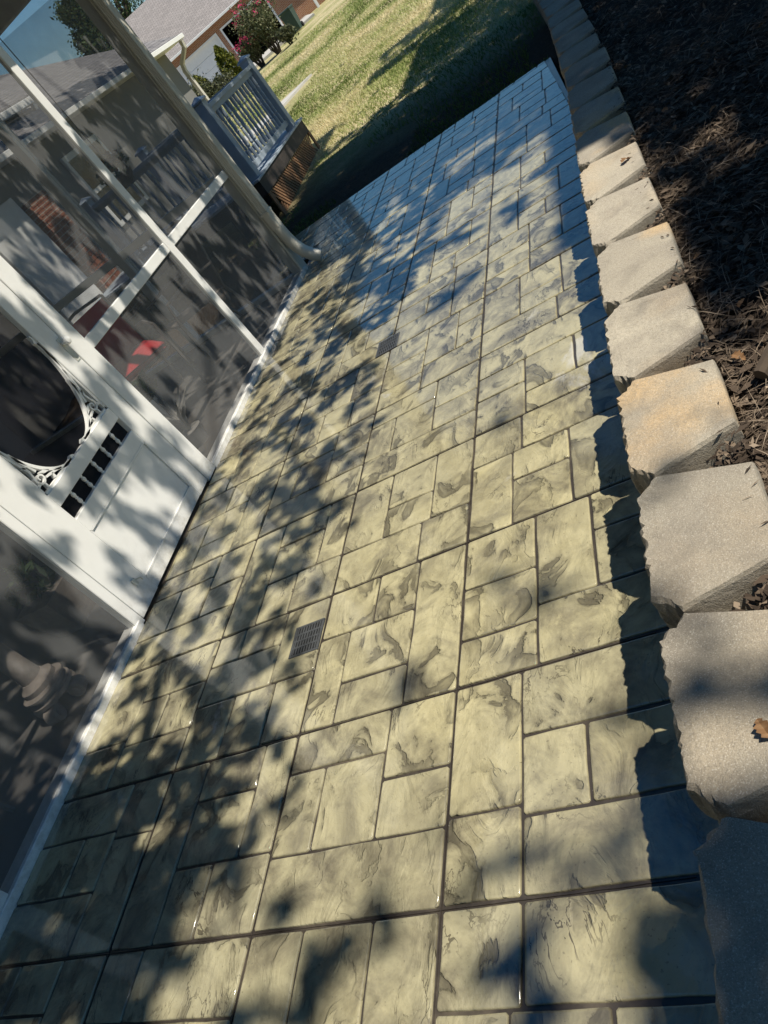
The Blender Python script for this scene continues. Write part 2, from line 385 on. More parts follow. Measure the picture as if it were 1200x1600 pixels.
xs = np.concatenate([np.array([-300, -150, -80]), np.linspace(-50, 40, 91), np.array([80, 150, 300])])
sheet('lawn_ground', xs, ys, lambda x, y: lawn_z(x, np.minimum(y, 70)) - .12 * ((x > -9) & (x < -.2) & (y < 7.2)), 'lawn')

# the wall's front line: x of the block fronts, at distance y (bends left past the patio)
def wall_x(y): return -.352 - .012 * max(0, (y - 1.0)) * 0 - .030 * max(0.0, y - 5.0) - .045 * max(0.0, y - 7.2)
def mulch_z(x, y):
    wx = np.vectorize(wall_x)(y); d = np.maximum(x - (wx + .235), 0)
    return .318 + .05 * np.minimum(d, 3) + .045 * (vnoise(x, y, 2.3, 3) - .5) * np.minimum(d * 6, 1) + .02 * (vnoise(x, y, 9, 4) - .5) - .26 * np.clip((y - 9) / 6, 0, 1)
def mulch_sheet():
    yv = np.concatenate([np.arange(-3, 8, .09), np.arange(8, 20, .3)]); uv_ = np.concatenate([np.linspace(.2, 1.6, 30), np.linspace(1.7, 9, 30)])
    Y, U = np.meshgrid(yv, uv_, indexing='ij'); X = U + np.vectorize(wall_x)(Y); Z = mulch_z(X, Y); Z[:, 0] -= .02
    V = np.stack([X, Y, Z], -1).reshape(-1, 3); n = len(uv_); m = len(yv)
    i = (np.arange(m - 1)[:, None] * n + np.arange(n - 1)[None]).ravel(); F = np.stack([i, i + 1, i + n + 1, i + n], 1)
    o = tri_soup('mulch_bed', V, F, np.zeros(len(V)), 'mulch'); o['kind'] = 'structure'
    o.data.polygons.foreach_set('use_smooth', [True] * len(F))
mulch_sheet()

# ------------------------------------------------------------------ patio: slab with stamped stones
PX0, PY0, PIT = -2.2846, .6848, .61
PAT_END = 7.66; XL = -2.962; XR = -.36
slab = MB(); slab.add([(XL - .05, -1.2, -.16), (XR + .10, -1.2, -.16), (XR - .02, 5.2, -.16), (-.56, PAT_END, -.16), (-3.6, PAT_END + .02, -.16), (-3.6, 6.6, -.16), (XL - .05, 6.6, -.16),
          (XL - .05, -1.2, -.0065), (XR + .10, -1.2, -.0065), (XR - .02, 5.2, -.0065), (-.56, PAT_END, -.0065), (-3.6, PAT_END + .02, -.0065), (-3.6, 6.6, -.0065), (XL - .05, 6.6, -.0065)],
         [tuple(range(7))[::-1], tuple(range(7, 14))] + [(i, (i + 1) % 7, 7 + (i + 1) % 7, 7 + i) for i in range(7)])
patio = slab.build('patio', 'joint'); tag(patio, kind='structure')
patio['label'] = 'stamped concrete patio of cream grey slate pattern with a glossy seal'
P_ = [(0,0,1,.33),(0,.33,.25,.76),(.25,.33,.62,.76),(.62,.33,1,.61),(.62,.61,1,1),(0,.76,.62,1)]
Q_ = [(0,0,.36,.43),(.36,0,.70,.43),(.70,0,1,.43),(0,.43,.64,.74),(0,.74,.26,1),(.26,.74,.64,1),(.64,.43,1,1)]
S_ = [(0,0,.32,1),(.32,.74,.77,1),(.32,.37,.77,.74),(.77,.37,1,1),(.32,0,.61,.37),(.61,0,1,.37)]
T_ = [(0,0,.65,.35),(.65,0,1,.35),(0,.35,.34,1),(.34,.625,.71,1),(.34,.35,.71,.625),(.71,.35,1,1)]
U_ = [(0,.62,.435,1),(0,.275,.435,.62),(0,0,.435,.275),(.435,.355,.75,1),(.75,.72,1,1),(.75,.355,1,.72),(.435,0,1,.355)]
V_ = [(0,.36,.35,1),(0,0,.35,.36),(.35,.66,1,1),(.35,.31,.64,.66),(.64,.31,1,.66),(.35,0,1,.31)]
def r180(m): return [(1 - c, 1 - d, 1 - a, 1 - b) for a, b, c, d in m]
COLS_A = [(0,.33,.31,1),(.31,.33,.68,1),(.68,.33,1,1),(0,0,.68,.33),(.68,0,1,.33)]
M31 = [(0,.655,.35,1),(.35,.655,1,1),(0,0,.30,.655),(.30,0,.66,.655),(.66,0,1,.655)]
M11 = [(0,0,.3,.68),(.3,0,1,.68),(.28,.68,1,1),(0,.68,.28,1)]
MATS = {(2,1): r180(S_), (2,2): T_, (2,0): P_, (2,-1): COLS_A, (3,-1): M31, (3,0): V_, (3,1): U_, (3,2): r180(T_), (3,3): r180(P_),
        (2,3): P_, (2,4): U_, (3,4): T_, (1,-1): M11, (1,0): S_, (1,1): Q_, (1,2): S_, (1,3): P_, (1,4): Q_, (0,0): r180(V_), (0,1): V_,
        (0,2): P_, (0,3): r180(S_), (0,4): r180(U_), (2,5): r180(V_), (3,5): U_, (2,6): S_, (3,6): S_, (0,-1): Q_}
OTHER = [P_, r180(Q_), T_, r180(U_), V_, r180(S_), Q_, U_]
def stone_mesh(x0, x1, y0, y1, clipfn=None, wide=(0, 0, 0, 0)):
    gap = .0042; x0 += wide[0]; x1 -= wide[1]; y0 += wide[2]; y1 -= wide[3]; x0 += gap + random.uniform(-.0012, .0015); x1 -= gap + random.uniform(-.0012, .0015); y0 += gap + random.uniform(-.0012, .0015); y1 -= gap + random.uniform(-.0012, .0015)
    def side(a, b):
        n = max(2, int((Vector(b) - Vector(a)).length / .075)); out = []
        for i in range(n):
            t = i / n; p = Vector(a).lerp(Vector(b), t); j = .0022 if i else 0
            out.append(Vector((p.x + random.uniform(-j, j), p.y + random.uniform(-j, j))))
        return out
    c = .005
    ring = []
    cs = [(x0, y0), (x1, y0), (x1, y1), (x0, y1)]
    for k in range(4):
        a = Vector(cs[k]); b = Vector(cs[(k + 1) % 4]); d = (b - a).normalized(); ring += side(a + d * c, b - d * c) + [b - d * c]
    if clipfn: ring = [Vector((min(p.x, clipfn(p.y)), p.y)) for p in ring]
    cx = sum(p.x for p in ring) / len(ring); cy = sum(p.y for p in ring) / len(ring); C = Vector((cx, cy)); n = len(ring)
    tilt = (random.uniform(-.002, .002), random.uniform(-.002, .002)); dz = random.uniform(-.0006, .0006)
    V = []
    for s_, z in ((0, -.016), (0, -.0030), (.0022, -.0006), (.0060, 0)):
        for p in ring:
            d = (C - p); q = p + d.normalized() * min(s_, d.length * .5)
            V.append((q.x - cx, q.y - cy, z + (dz + tilt[0] * (q.x - cx) + tilt[1] * (q.y - cy) if z > -.002 else 0)))
    F = [(l * n + i, l * n + (i + 1) % n, (l + 1) * n + (i + 1) % n, (l + 1) * n + i) for l in range(3) for i in range(n)] + [tuple(3 * n + i for i in range(n))]
    me = bpy.data.meshes.new('paving_stone'); me.from_pydata(V, [], F)
    me.polygons.foreach_set('use_smooth', [i < 3 * n for i in range(len(F))]); me.update()
    return me, (cx, cy, 0)
def right_edge(y): return (XR if y < 5.2 else XR - .02 - (y - 5.2) * .0895) - .012
nst = 0
for j in range(-3, 12):
    for i in range(-1, 4):
        lay = MATS.get((i, j)) or OTHER[(i * 5 + j * 3) % len(OTHER)]
        for (a, b, c, d) in lay:
            x0 = PX0 + (i - 1 + a) * PIT; x1 = PX0 + (i - 1 + c) * PIT; y0 = PY0 + (j + b) * PIT; y1 = PY0 + (j + d) * PIT
            if i == -1 and (y0 < 6.6): continue
            if i == 0 and a == 0 and y0 < 6.6: x0 = XL + .002
            if i == 3 and c == 1: x1 = XR + .02
            if y0 > PAT_END - .04 or x1 < -3.58: continue
            if y1 > PAT_END - .005: y1 = PAT_END - .004
            if y1 < -.75: continue
            if x0 < -3.58: x0 = -3.58
            clip = right_edge if (i == 3 and c == 1) else None
            if clip and x0 > clip((y0 + y1) / 2) - .03: continue
            wd_ = .0022; me, loc = stone_mesh(x0, x1, y0, y1, clip, (wd_ * (a == 0 and i > 0), wd_ * (c == 1 and i < 3), wd_ * (b == 0), wd_ * (d == 1))); link_mesh('paving_stone', me, 'stone', patio, loc); nst += 1

rm = MB()                                                # thin ridge left in the doubled joints between stamp mats
def ridge(ax, c, a0, a1, z):
    n = int((a1 - a0) / .05); prev = None
    for k in range(n + 1):
        u = a0 + (a1 - a0) * k / n; o_ = c + random.uniform(-.0011, .0011); w_ = random.uniform(.0010, .0022); zz = z + random.uniform(-.0008, .0006)
        q = [(o_ - w_, u, -.0085), (o_ - w_ * .5, u, zz), (o_ + w_ * .5, u, zz), (o_ + w_, u, -.0085)]
        if ax == 'x': q = [(b_, a_, c_) for a_, b_, c_ in q]
        if prev: rm.add(prev + q, [(i, i + 1, i + 5, i + 4) for i in range(3)])
        prev = q
for i in range(0, 3): ridge('y', PX0 + i * PIT, -.7, PAT_END - .03, -.0022)
for j in range(-2, 12): ridge('x', PY0 + j * PIT, XL + .01, -.47 if j < 9 else -.62, -.0030)
rg = rm.build('joint_ridge', 'joint', patio); rg['kind'] = 'stuff'

# ------------------------------------------------------------------ drain grates set in the patio
def grate(cx, cy, sx, sy, label):
    t = thing('drain_grate', (cx, cy, 0), label, 'drain grate', 'drain grates set in the patio')
    m = MB(); z0, z1 = -.004, .0035; fw = .011; hx, hy = sx / 2, sy / 2
    m.bbox(cx - hx, cx + hx, cy - hy, cy - hy + fw, z0, z1, .0015); m.bbox(cx - hx, cx + hx, cy + hy - fw, cy + hy, z0, z1, .0015)
    m.bbox(cx - hx, cx - hx + fw, cy - hy + fw, cy + hy - fw, z0, z1, .0015); m.bbox(cx + hx - fw, cx + hx, cy - hy + fw, cy + hy - fw, z0, z1, .0015)
    m.build('frame', 'drain_plastic', t)
    m = MB(); n = 9
    for k in range(n):
        x = cx - hx + fw + (sx - 2 * fw) * (k + .5) / n; m.box(x - .0032, x + .0032, cy - hy + fw, cy + hy - fw, z0 + .0005, z1 - .0008)
    for k in range(1, 4):
        y = cy - hy + fw + (sy - 2 * fw) * k / 4; m.box(cx - hx + fw, cx + hx - fw, y - .004, y + .004, z0, z1 - .0004)
    m.build('grille', 'drain_plastic', t)
    MB().box(cx - hx + .003, cx + hx - .003, cy - hy + .003, cy + hy - .003, -.0035, .0006).build('pan', 'drain_void', t)
grate(-1.752, 1.720, .142, .148, 'near black plastic drain grate in the sunlit cream stones')
grate(-1.703, 3.815, .150, .160, 'far black plastic drain grate at the edge of the sky reflection')

# ------------------------------------------------------------------ retaining wall of tapered cast blocks
wall_root = thing('retaining_wall', (-.3, .6, 0), 'low retaining wall of tapered cream grey concrete blocks beside the patio', 'retaining wall')
BL = [(0, 0)]
def block_mesh(seed, height=.128, wdt=.402, rough=1.0):
    """tapered block, front at x=0 facing -x, depth +x, centred on y=0, z 0..height"""
    rr = random.Random(seed); h = wdt / 2
    P = [(.055, -h + .002), (.0, -h + .052), (.0, h - .052), (.055, h - .002), (.253, h - .066), (.253, -h + .066)]
    ring = []; fr = []
    for k in range(6):
        a = Vector(P[k]); b = Vector(P[(k + 1) % 6]); front = k in (0, 1, 2); n = {0: 7, 1: 26, 2: 7, 3: 6, 4: 6, 5: 6}[k]
        for i in range(n): ring.append(a.lerp(b, i / n)); fr.append(front)
    n = len(ring); V = []; nz = 6 if rough else 3
    C = Vector((.14, 0))
    lev = [0, .25, .5, .75, .93, 1.0]
    base_j = [rr.uniform(-1, 1) for _ in range(n)]
    for li, l in enumerate(lev):
        for i, p in enumerate(ring):
            amp = (.0058 if fr[i] else .0009) * rough; d = (p - C).normalized()
            ins = .005 if l == 1.0 else (.0012 if l == .93 else 0)
            bulge = (.006 * math.sin(l * PI) if fr[i] else 0)
            q = p + d * (amp * (base_j[i] * .6 + rr.uniform(-1, 1) * .8) + bulge - ins)
            V.append((q.x, q.y, l * height + (rr.uniform(-.0012, .0012) if l == 1 and fr[i] else 0)))
    F = [(l * n + i, l * n + (i + 1) % n, (l + 1) * n + (i + 1) % n, (l + 1) * n + i) for l in range(len(lev) - 1) for i in range(n)]
    t0 = (len(lev) - 1) * n
    # inner top ring so that the top is slightly domed, not a perfect plane
    for i, p in enumerate(ring):
        d = (C - p); q = p + d * .22; V.append((q.x, q.y, height + .0012 + rr.uniform(-.0006, .0006)))
    t1 = t0 + n; F += [(t0 + i, t0 + (i + 1) % n, t1 + (i + 1) % n, t1 + i) for i in range(n)]; F.append(tuple(t1 + i for i in range(n))); F.append(tuple(range(n))[::-1])
    me = bpy.data.meshes.new('wall_block'); me.from_pydata(V, [], F); me.update(); return me
TOPZ = .385
notch = [-.62, -.205, .20, .605, 1.005, 1.41, 1.818, 2.24, 2.68, 3.10, 3.52, 3.945, 4.36, 4.78, 5.21, 5.64, 6.07, 6.50, 6.93, 7.36, 7.79, 8.22, 8.65, 9.08, 9.5, 9.93, 10.4]
low_meshes = [block_mesh(900 + k, .126) for k in range(5)]
for k in range(len(notch) - 1):
    ya, yb = notch[k], notch[k + 1]; yc = (ya + yb) / 2; wd = yb - ya - .004
    me = block_mesh(k, .128, wd); x = wall_x(yc) + random.uniform(-.004, .004)
    ang = math.atan2(wall_x(yb) - wall_x(ya), yb - ya)
    o = link_mesh('wall_block', me, {4: 'block', 5: 'tan_block', 6: 'pale_block', 7: 'tan_block', 8: 'pale_block', 9: 'pale_block', 10: 'tan_block', 11: 'tan_block'}.get(k, 'block'), wall_root); o.location = Vector((x, yc, TOPZ - .128 + random.uniform(-.0015, .0015))) - wall_root.location
    o.rotation_euler = (random.uniform(-.006, .006), random.uniform(-.006, .006), -ang + random.uniform(-.018, .018))
    for c in (0, 1):                                   # the two courses below, half a block out of step
        yy = yc + (wd / 2 if c == 1 else 0); q = bpy.data.objects.new('wall_block', low_meshes[(k * 2 + c) % 5]); COL.objects.link(q); q.parent = wall_root
        if not q.data.materials: q.data.materials.append(MAT['block'])
        q.location = Vector((wall_x(yy) + (.012 if c == 1 else .004), yy, .001 + c * .128)) - wall_root.location; q.rotation_euler = (0, 0, -ang); q.scale = (1, wd / .402, 1)

# ------------------------------------------------------------------ screened porch
WX = -2.97; WT = .09                                  # outer face and thickness of the wall frame
porch = thing('screened_porch', (WX, 3.0, 0), 'white framed screened porch along the left of the patio', 'porch')
def pbox(name, x0, x1, y0, y1, z0, z1, mat='white_paint', b=.004): return MB().bbox(x0, x1, y0, y1, z0, z1, b).build(name, mat, porch)
XI = WX - WT
# floor, kept just under the sill
MB().box(-7.25, XI + .001, -2.2, 6.36, -.10, -.012).build('floor', 'porch_floor', porch)
PBACK = -7.2
pbox('sill', XI, WX + .012, -2.2, 2.235, -.012, .036); pbox('sill', XI, WX + .012, 3.475, 6.27, -.012, .036)
# door jambs
pbox('jamb', WX - .05, WX + .006, 2.20, 2.262, .0, 2.12); pbox('jamb', WX - .05, WX + .008, 3.345, 3.475, .0, 2.705)
pbox('jamb', XI + .002, WX + .005, 2.201, 3.344, 2.122, 2.20)
# mullions and rails
for (y0, y1) in ((.83, .925), (-.55, -.46), (4.755, 4.838)): pbox('mullion', WX - .034, WX, y0, y1, .036, 2.705)
for (y0, y1) in ((3.475, 4.755), (4.838, 6.175), (.925, 2.20), (-.46, .83)): pbox('rail', WX - .032, WX - .003, y0, y1, .975, 1.045)
pbox('corner_post', WX - .10, WX + .004, 6.175, 6.31, -.01, 2.705, 'trim_paint')
pbox('header', XI - .02, WX + .002, -2.2, 6.31, 2.71, 2.90, 'trim_paint')
# screens of the long side
def screen(y0, y1, z0, z1, x=WX - .014, mat='screen_mesh', parent=None):
    return MB().add([(x, y0, z0), (x, y1, z0), (x, y1, z1), (x, y0, z1)], [(0, 1, 2, 3)]).build('screen', mat, parent or porch)
for (y0, y1) in ((3.47, 4.76), (4.83, 6.18), (.92, 2.205), (-.47, .835), (-2.2, -.545)):
    screen(y0, y1, .03, .98); screen(y0, y1, 1.04, 2.715)
screen(2.2, 3.36, 2.19, 2.715)
# end wall at y = 6.3
YE = 6.27
pbox('sill', PBACK + .16, XI - .045, YE - .09, YE + .01, -.012, .036)
for x in (-4.35, -5.7): pbox('mullion', x - .045, x + .045, YE - .085, YE, .036, 2.705)
pbox('header', PBACK + .16, XI - .045, YE - .09, YE + .008, 2.71, 2.90, 'trim_paint')
for a, b in ((-4.305, XI - .045), (-5.655, -4.395), (PBACK + .2, -5.745)):  # bays of the end wall
    pbox('rail', a, b, YE - .07, YE - .01, .975, 1.045)
    MB().add([(a - .01, YE - .045, .03), (b + .01, YE - .045, .03), (b + .01, YE - .045, 2.61), (a - .01, YE - .045, 2.72)], [(0, 1, 2, 3)]).build('screen', 'end_mesh', porch)
# roof: ceiling, shingled slab, fascia
MB().box(PBACK + .1, XI - .03, -2.2, YE - .1, 2.86, 2.89).build('ceiling', 'ceiling_paint', porch)
rf = MB().add([(WX + .26, -2.4, 2.865), (WX + .26, YE + .3, 2.865), (PBACK + .5, YE + .3, 3.35), (PBACK + .5, -2.4, 3.35), (WX + .26, -2.4, 2.90), (WX + .26, YE + .3, 2.90), (PBACK + .5, YE + .3, 3.39), (PBACK + .5, -2.4, 3.39)],
     [(0,3,2,1),(4,5,6,7),(0,1,5,4),(1,2,6,5),(2,3,7,6),(3,0,4,7)]).build('roof', 'wing_shingle', porch)
MB().box(WX + .262, WX + .285, -2.4, YE + .3, 2.80, 2.93).build('fascia', 'white_paint', rf)

# --- screen door (part of the porch): stiles and rails; panel, spindles, fretwork, knob, screen as sub-parts
DX0, DX1 = WX - .036, WX + .004
DL, DR, SL, SR = 2.266, 3.341, 2.475, 3.205
dm = MB(); dm.bbox(DX0, DX1, DL, SL, .012, 2.115, .003); dm.bbox(DX0, DX1, SR, DR, .012, 2.115, .003)
for z0, z1 in ((.015, .095), (.472, .562), (.655, .735), (1.985, 2.112)): dm.bbox(DX0 + .001, DX1 - .001, SL - .001, SR + .001, z0, z1, .003)
door = dm.build('screen_door', 'white_paint', porch); door['label'] = 'white wooden screen door with scroll brackets and turned spindles'
pm = MB(); pm.box(DX0 + .012, DX1 - .014, SL, SR, .09, .48)
pm.bbox(DX0 + .012, DX1 - .008, SL + .012, SR - .012, .100, .462, .004).build('bottom_panel', 'white_paint', door)
mm = MB()
for a, b in (((SL + .004, .098), (SR - .004, .098)), ((SL + .004, .468), (SR - .004, .468)), ((SL + .004, .098), (SL + .004, .468)), ((SR - .004, .098), (SR - .004, .468))):
    mm.obox((DX1 - .006, a[0], a[1]), (DX1 - .006, b[0], b[1]), .010, .012, (1, 0, 0))
mm.build('panel_molding', 'white_paint', door)
for k in range(5):
    y = SL + (SR - SL) * (k + 1) / 6
    prof = [(.0085, .0), (.0085, .008), (.005, .011), (.010, .017), (.012, .026), (.009, .037), (.006, .042), (.0105, .0465), (.006, .051), (.009, .056), (.012, .067), (.010, .076), (.005, .082), (.0085, .085), (.0085, .093)]
    MB().lathe(prof, ((DX0 + DX1) / 2, y, .562), 10).build('spindle', 'white_paint', door, True)
def spiral(cy, cz, r0, r1, a0, turns, n=26):
    return [(cy + (r0 + (r1 - r0) * k / n) * math.cos(a0 + turns * 2 * PI * k / n), cz + (r0 + (r1 - r0) * k / n) * math.sin(a0 + turns * 2 * PI * k / n)) for k in range(n + 1)]
def bracket(corner_y, corner_z, sy, sz, ly, lz):
    """fretwork filling a corner of the opening: outer arc band, two scrolls, small leaves"""
    m = MB(); x0, x1 = DX0 + .010, DX1 - .010; g = lambda u, v: (corner_y + sy * u, corner_z + sz * v)
    # arc from (ly, 0) on the rail to (0, lz) on the stile, concave towards the opening
    arc = [g(ly * (1 - math.sin(t)) ** 1.0, lz * (1 - math.cos(t))) for t in [i / 22 * PI / 2 for i in range(23)]]
    m.ribbon(arc, .017, x0, x1)
    m.ribbon([g(0.006, .0), g(0.006, lz)], .014, x0, x1); m.ribbon([g(.0, .006), g(ly, .006)], .014, x0, x1)
    m.ribbon([g(ly - .01, .0), g(ly + .012, .012), g(ly + .03, .006)], [.02, .018, .006], x0, x1)
    m.ribbon([g(.0, lz - .01), g(.012, lz + .012), g(.006, lz + .03), g(.012, lz + .05)], [.02, .02, .014, .006], x0, x1)
    def map2(pts): return [g(*p) for p in pts]
    m.ribbon(map2(spiral(.062, .070, .034, .007, PI * .75, 1.25)), [.011 - .003 * k / 26 for k in range(27)], x0, x1)
    m.ribbon(map2([(.038, .094), (.045, .13), (.035, .18), (.022, .235), (.018, .30)]), [.010, .014, .012, .014, .006], x0, x1)
    m.ribbon(map2([(.090, .052), (.125, .045), (.165, .034), (.20, .020)]), [.010, .013, .012, .006], x0, x1)
    m.ribbon(map2([(.075, .105), (.062, .150), (.050, .20), (.045, .25)]), [.014, .010, .016, .005], x0, x1)
    m.ribbon(map2([(.085, .09), (.11, .075), (.135, .062)]), [.006, .018, .004], x0, x1)
    m.ribbon(map2([(.05, .15), (.028, .165)]), [.014, .006], x0, x1); m.ribbon(map2([(.012, .05), (.035, .055)]), [.012, .012], x0, x1)
    m.ribbon(map2([(.055, .012), (.058, .038)]), [.012, .010], x0, x1); m.ribbon(map2([(.13, .015), (.135, .042)]), [.016, .008], x0, x1)
    m.build('scroll_bracket', 'white_paint', door)
bracket(SR, .735, -1, 1, .285, .47); bracket(SL, .735, 1, 1, .285, .47); bracket(SR, 1.985, -1, -1, .285, .47); bracket(SL, 1.985, 1, -1, .285, .47)
screen(SL, SR, .73, 1.99, DX0 + .006, 'door_mesh', door); screen(SL, SR, .56, .66, DX0 + .006, 'door_mesh', door)
kn = MB(); kn.lathe([(.011, 0), (.011, .018), (.017, .026), (.023, .036), (.024, .044), (.019, .053), (.008, .057)], (DX1, 3.318, 1.115), 16, 0).build('knob', 'white_paint', door, True)
MB().bbox(DX1 - .001, DX1 + .004, 3.300, 3.334, 1.00, 1.15, .0015).build('knob_plate', 'trim_paint', door)
# small hook catch at the foot of the door
hk = MB(); hk.bbox(DX1, DX1 + .012, 2.385, 2.412, .125, .165, .002); hk.tube([(DX1 + .010, 2.412, .150), (DX1 + .022, 2.430, .138), (DX1 + .012, 2.440, .118)], .004, 6); hk.build('hook_catch', 'trim_paint', door)

# --- downspout on the porch corner (part), with strap, elbow and ribbed extension
dsx, dsy = WX + .048, 6.205
def rrect(w, d, c, n=3, ribs=0):
    """rounded rectangle outline, ribs along the two wide sides"""
    pts = []
    for (sx, sy) in ((1, -1), (1, 1), (-1, 1), (-1, -1)):
        a0 = {(1,-1): -PI/2, (1,1): 0, (-1,1): PI/2, (-1,-1): PI}[(sx, sy)]
        for k in range(n + 1):
            a = a0 + PI / 2 * k / n; pts.append((sx * (d / 2 - c) + c * math.cos(a), sy * (w / 2 - c) + c * math.sin(a)))
    out = []
    for i in range(len(pts)):
        p = Vector(pts[i]); q = Vector(pts[(i + 1) % len(pts)]); out.append(tuple(p))
        if ribs and (q - p).length > .03:
            nn = Vector(((q - p).y, -(q - p).x)).normalized(); m = ribs * 2
            for k in range(1, m + 1):
                t = (k) / (m + 1); out.append(tuple(p.lerp(q, t) - nn * (.004 if k % 2 else 0)))
    return out
def sweep(m, outline, pts, scales=None):
    """outline (a, b): a along local x, b along local y of a frame kept upright"""
    pts = [Vector(p) for p in pts]; n = len(outline); v = []; f = []
    for i, p in enumerate(pts):
        d = (pts[min(i + 1, len(pts) - 1)] - pts[max(i - 1, 0)]).normalized(); ey = Vector((0, 1, 0)); ey = (ey - d * ey.dot(d)).normalized(); ex = ey.cross(d) * -1 if d.z > 0 else ey.cross(d)
        sc = scales[i] if scales else 1.0
        for a, b in outline: v.append(p + ex * a * sc + ey * b * sc)
    for i in range(len(pts) - 1):
        for k in range(n): f.append((i * n + k, i * n + (k + 1) % n, (i + 1) * n + (k + 1) % n, (i + 1) * n + k))
    f.append(tuple(range(n))[::-1]); f.append(tuple((len(pts) - 1) * n + k for k in range(n))); return m.add(v, f)
dm = MB(); sweep(dm, rrect(.098, .074, .010, 2, 3), [(dsx, dsy, 2.80), (dsx, dsy, 1.6), (dsx, dsy, .57)])
ds = dm.build('downspout', 'downspout_paint', porch); ds['label'] = 'beige ribbed downspout running down the porch corner'
MB().bbox(WX + .004, dsx + .041, dsy - .056, dsy + .056, .575, .597, .002).build('strap', 'downspout_paint', ds)
em = MB(); sweep(em, rrect(.104, .080, .016, 3), [(dsx, dsy, .585), (dsx, dsy, .50), (dsx + .003, dsy, .44)]); em.build('adapter', 'downspout_paint', ds, True)
xm = MB(); pts = []; scs = []
n = 44
for k in range(n + 1):
    t = k / n; pts.append((dsx + .003 + .012 * t + .105 * t * t * t * t + .03 * t * t, dsy + .03 * t * t, .44 - .408 * t)); scs.append((1.02 + .02 * t) + (.028 if k % 2 else -.022))
sweep(xm, rrect(.104, .086, .034, 4), pts, scs); xm.build('ribbed_extension', 'downspout_paint', ds, True)

# ------------------------------------------------------------------ furniture behind the screens
def leaves_cloud(name, centre, rad, n, L, Wd, mat, parent, flat=0.0, shell=.35, tone=(0, 1)):
    c = np.array(centre); d = rng.normal(size=(n, 3)); d /= np.linalg.norm(d, axis=1)[:, None]
    r = (shell + (1 - shell) * rng.random(n)) ** .5; P = c + d * r[:, None] * np.array(rad)
    V, F = leaf_quads(P, L * (.7 + .6 * rng.random(n)), Wd * (.7 + .6 * rng.random(n)), flat, .05)
    return tri_soup(name, V, F, np.repeat(rng.uniform(tone[0], tone[1], n), 4), mat, parent)
def patio_chair(x, y, rz, label, cushion=True):  # the chair with the cushion has a red sling too
    t = thing('patio_chair', (x, y, 0), label, 'chair'); t.rotation_euler = (0, 0, 0)
    c, s_ = math.cos(rz), math.sin(rz); tr = lambda u, v, z: (x + c * u - s_ * v, y + s_ * u + c * v, z)
    for sv in (-1, 1):
        m = MB(); m.tube([tr(.30, sv * .28, .0), tr(.29, sv * .29, .42), tr(.26, sv * .30, .60), tr(.0, sv * .30, .63), tr(-.26, sv * .28, .60)], .013, 6); m.build('arm_frame', 'chair_metal', t, True)
        m = MB(); m.tube([tr(-.34, sv * .26, .0), tr(-.22, sv * .26, .40), tr(-.34, sv * .26, .95)], .013, 6); m.build('leg', 'chair_metal', t, True)
    for pts in ([tr(-.34, -.26, .95), tr(-.35, 0, .98), tr(-.34, .26, .95)], [tr(.28, -.27, .40), tr(.28, .27, .40)], [tr(-.22, -.26, .39), tr(-.22, .26, .39)]): MB().tube(pts, .0125, 6).build('cross_bar', 'chair_metal', t, True)
    m = MB(); m.add([tr(.29, -.26, .41), tr(.29, .26, .41), tr(.0, .26, .385), tr(.0, -.26, .385), tr(-.22, .255, .40), tr(-.22, -.255, .40), tr(-.34, .25, .93), tr(-.34, -.25, .93)],
                     [(0,1,2,3),(3,2,4,5),(5,4,6,7)]); m.build('sling', 'red_fabric' if cushion else 'chair_sling', t)
    if cushion:
        q = thing('seat_cushion', (x, y, .40), 'bright red cushion lying on the red sling chair', 'cushion')
        m = MB(); N = 9
        for zz, sg in ((.42, -1), (.475, 1)):
            for i in range(N):
                for j in range(N):
                    u = -1 + 2 * i / (N - 1); v = -1 + 2 * j / (N - 1); e = (1 - u ** 6) * (1 - v ** 6)
                    m.v.append(tr(.05 + u * .25, v * .26, .455 + sg * (.006 + .066 * e) + .008 * math.sin(3 * u + 2 * v)))
        for b in (0, N * N):
            for i in range(N - 1):
                for j in range(N - 1): m.f.append((b + i * N + j, b + (i + 1) * N + j, b + (i + 1) * N + j + 1, b + i * N + j + 1))
        m.build('cover', 'red_fabric', q, True)
    return t
patio_chair(-4.12, 5.02, -.75, 'red sling chair with brown metal frame behind the lower screen')
patio_chair(-3.75, 5.72, 4.0, 'empty brown metal chair close behind the lower right screen', False)
patio_chair(-3.62, 1.02, 3.3, 'shadowed metal chair behind the dark screen at the photo bottom left', False)
# potted plant beside the red cushion
pp = thing('potted_plant', (-3.80, 4.42, 0), 'leafy green plant in a small pink and white pot near the red cushion', 'potted plant')
MB().lathe([(.05, 0), (.055, .02), (.075, .16), (.085, .17), (.085, .20), (.07, .20)], (-3.80, 4.42, .10), 14).build('pot', 'white_glaze', pp, True)
leaves_cloud('foliage', (-3.80, 4.42, .38), (.17, .17, .12), 70, .13, .07, 'porch_leaves', pp)
ptb = thing('plant_stool', (-3.80, 4.42, 0), 'low dark stool under the small pink and white pot', 'stool')
MB().lathe([(.16, .08), (.16, .098)], (-3.80, 4.42, 0), 16).build('seat', 'dark_wood', ptb)
for a in range(3): MB().tube([(-3.80 + .12 * math.cos(a * 2.1), 4.42 + .12 * math.sin(a * 2.1), -.012), (-3.80 + .10 * math.cos(a * 2.1), 4.42 + .10 * math.sin(a * 2.1), .085)], .012, 6).build('leg', 'dark_wood', ptb)
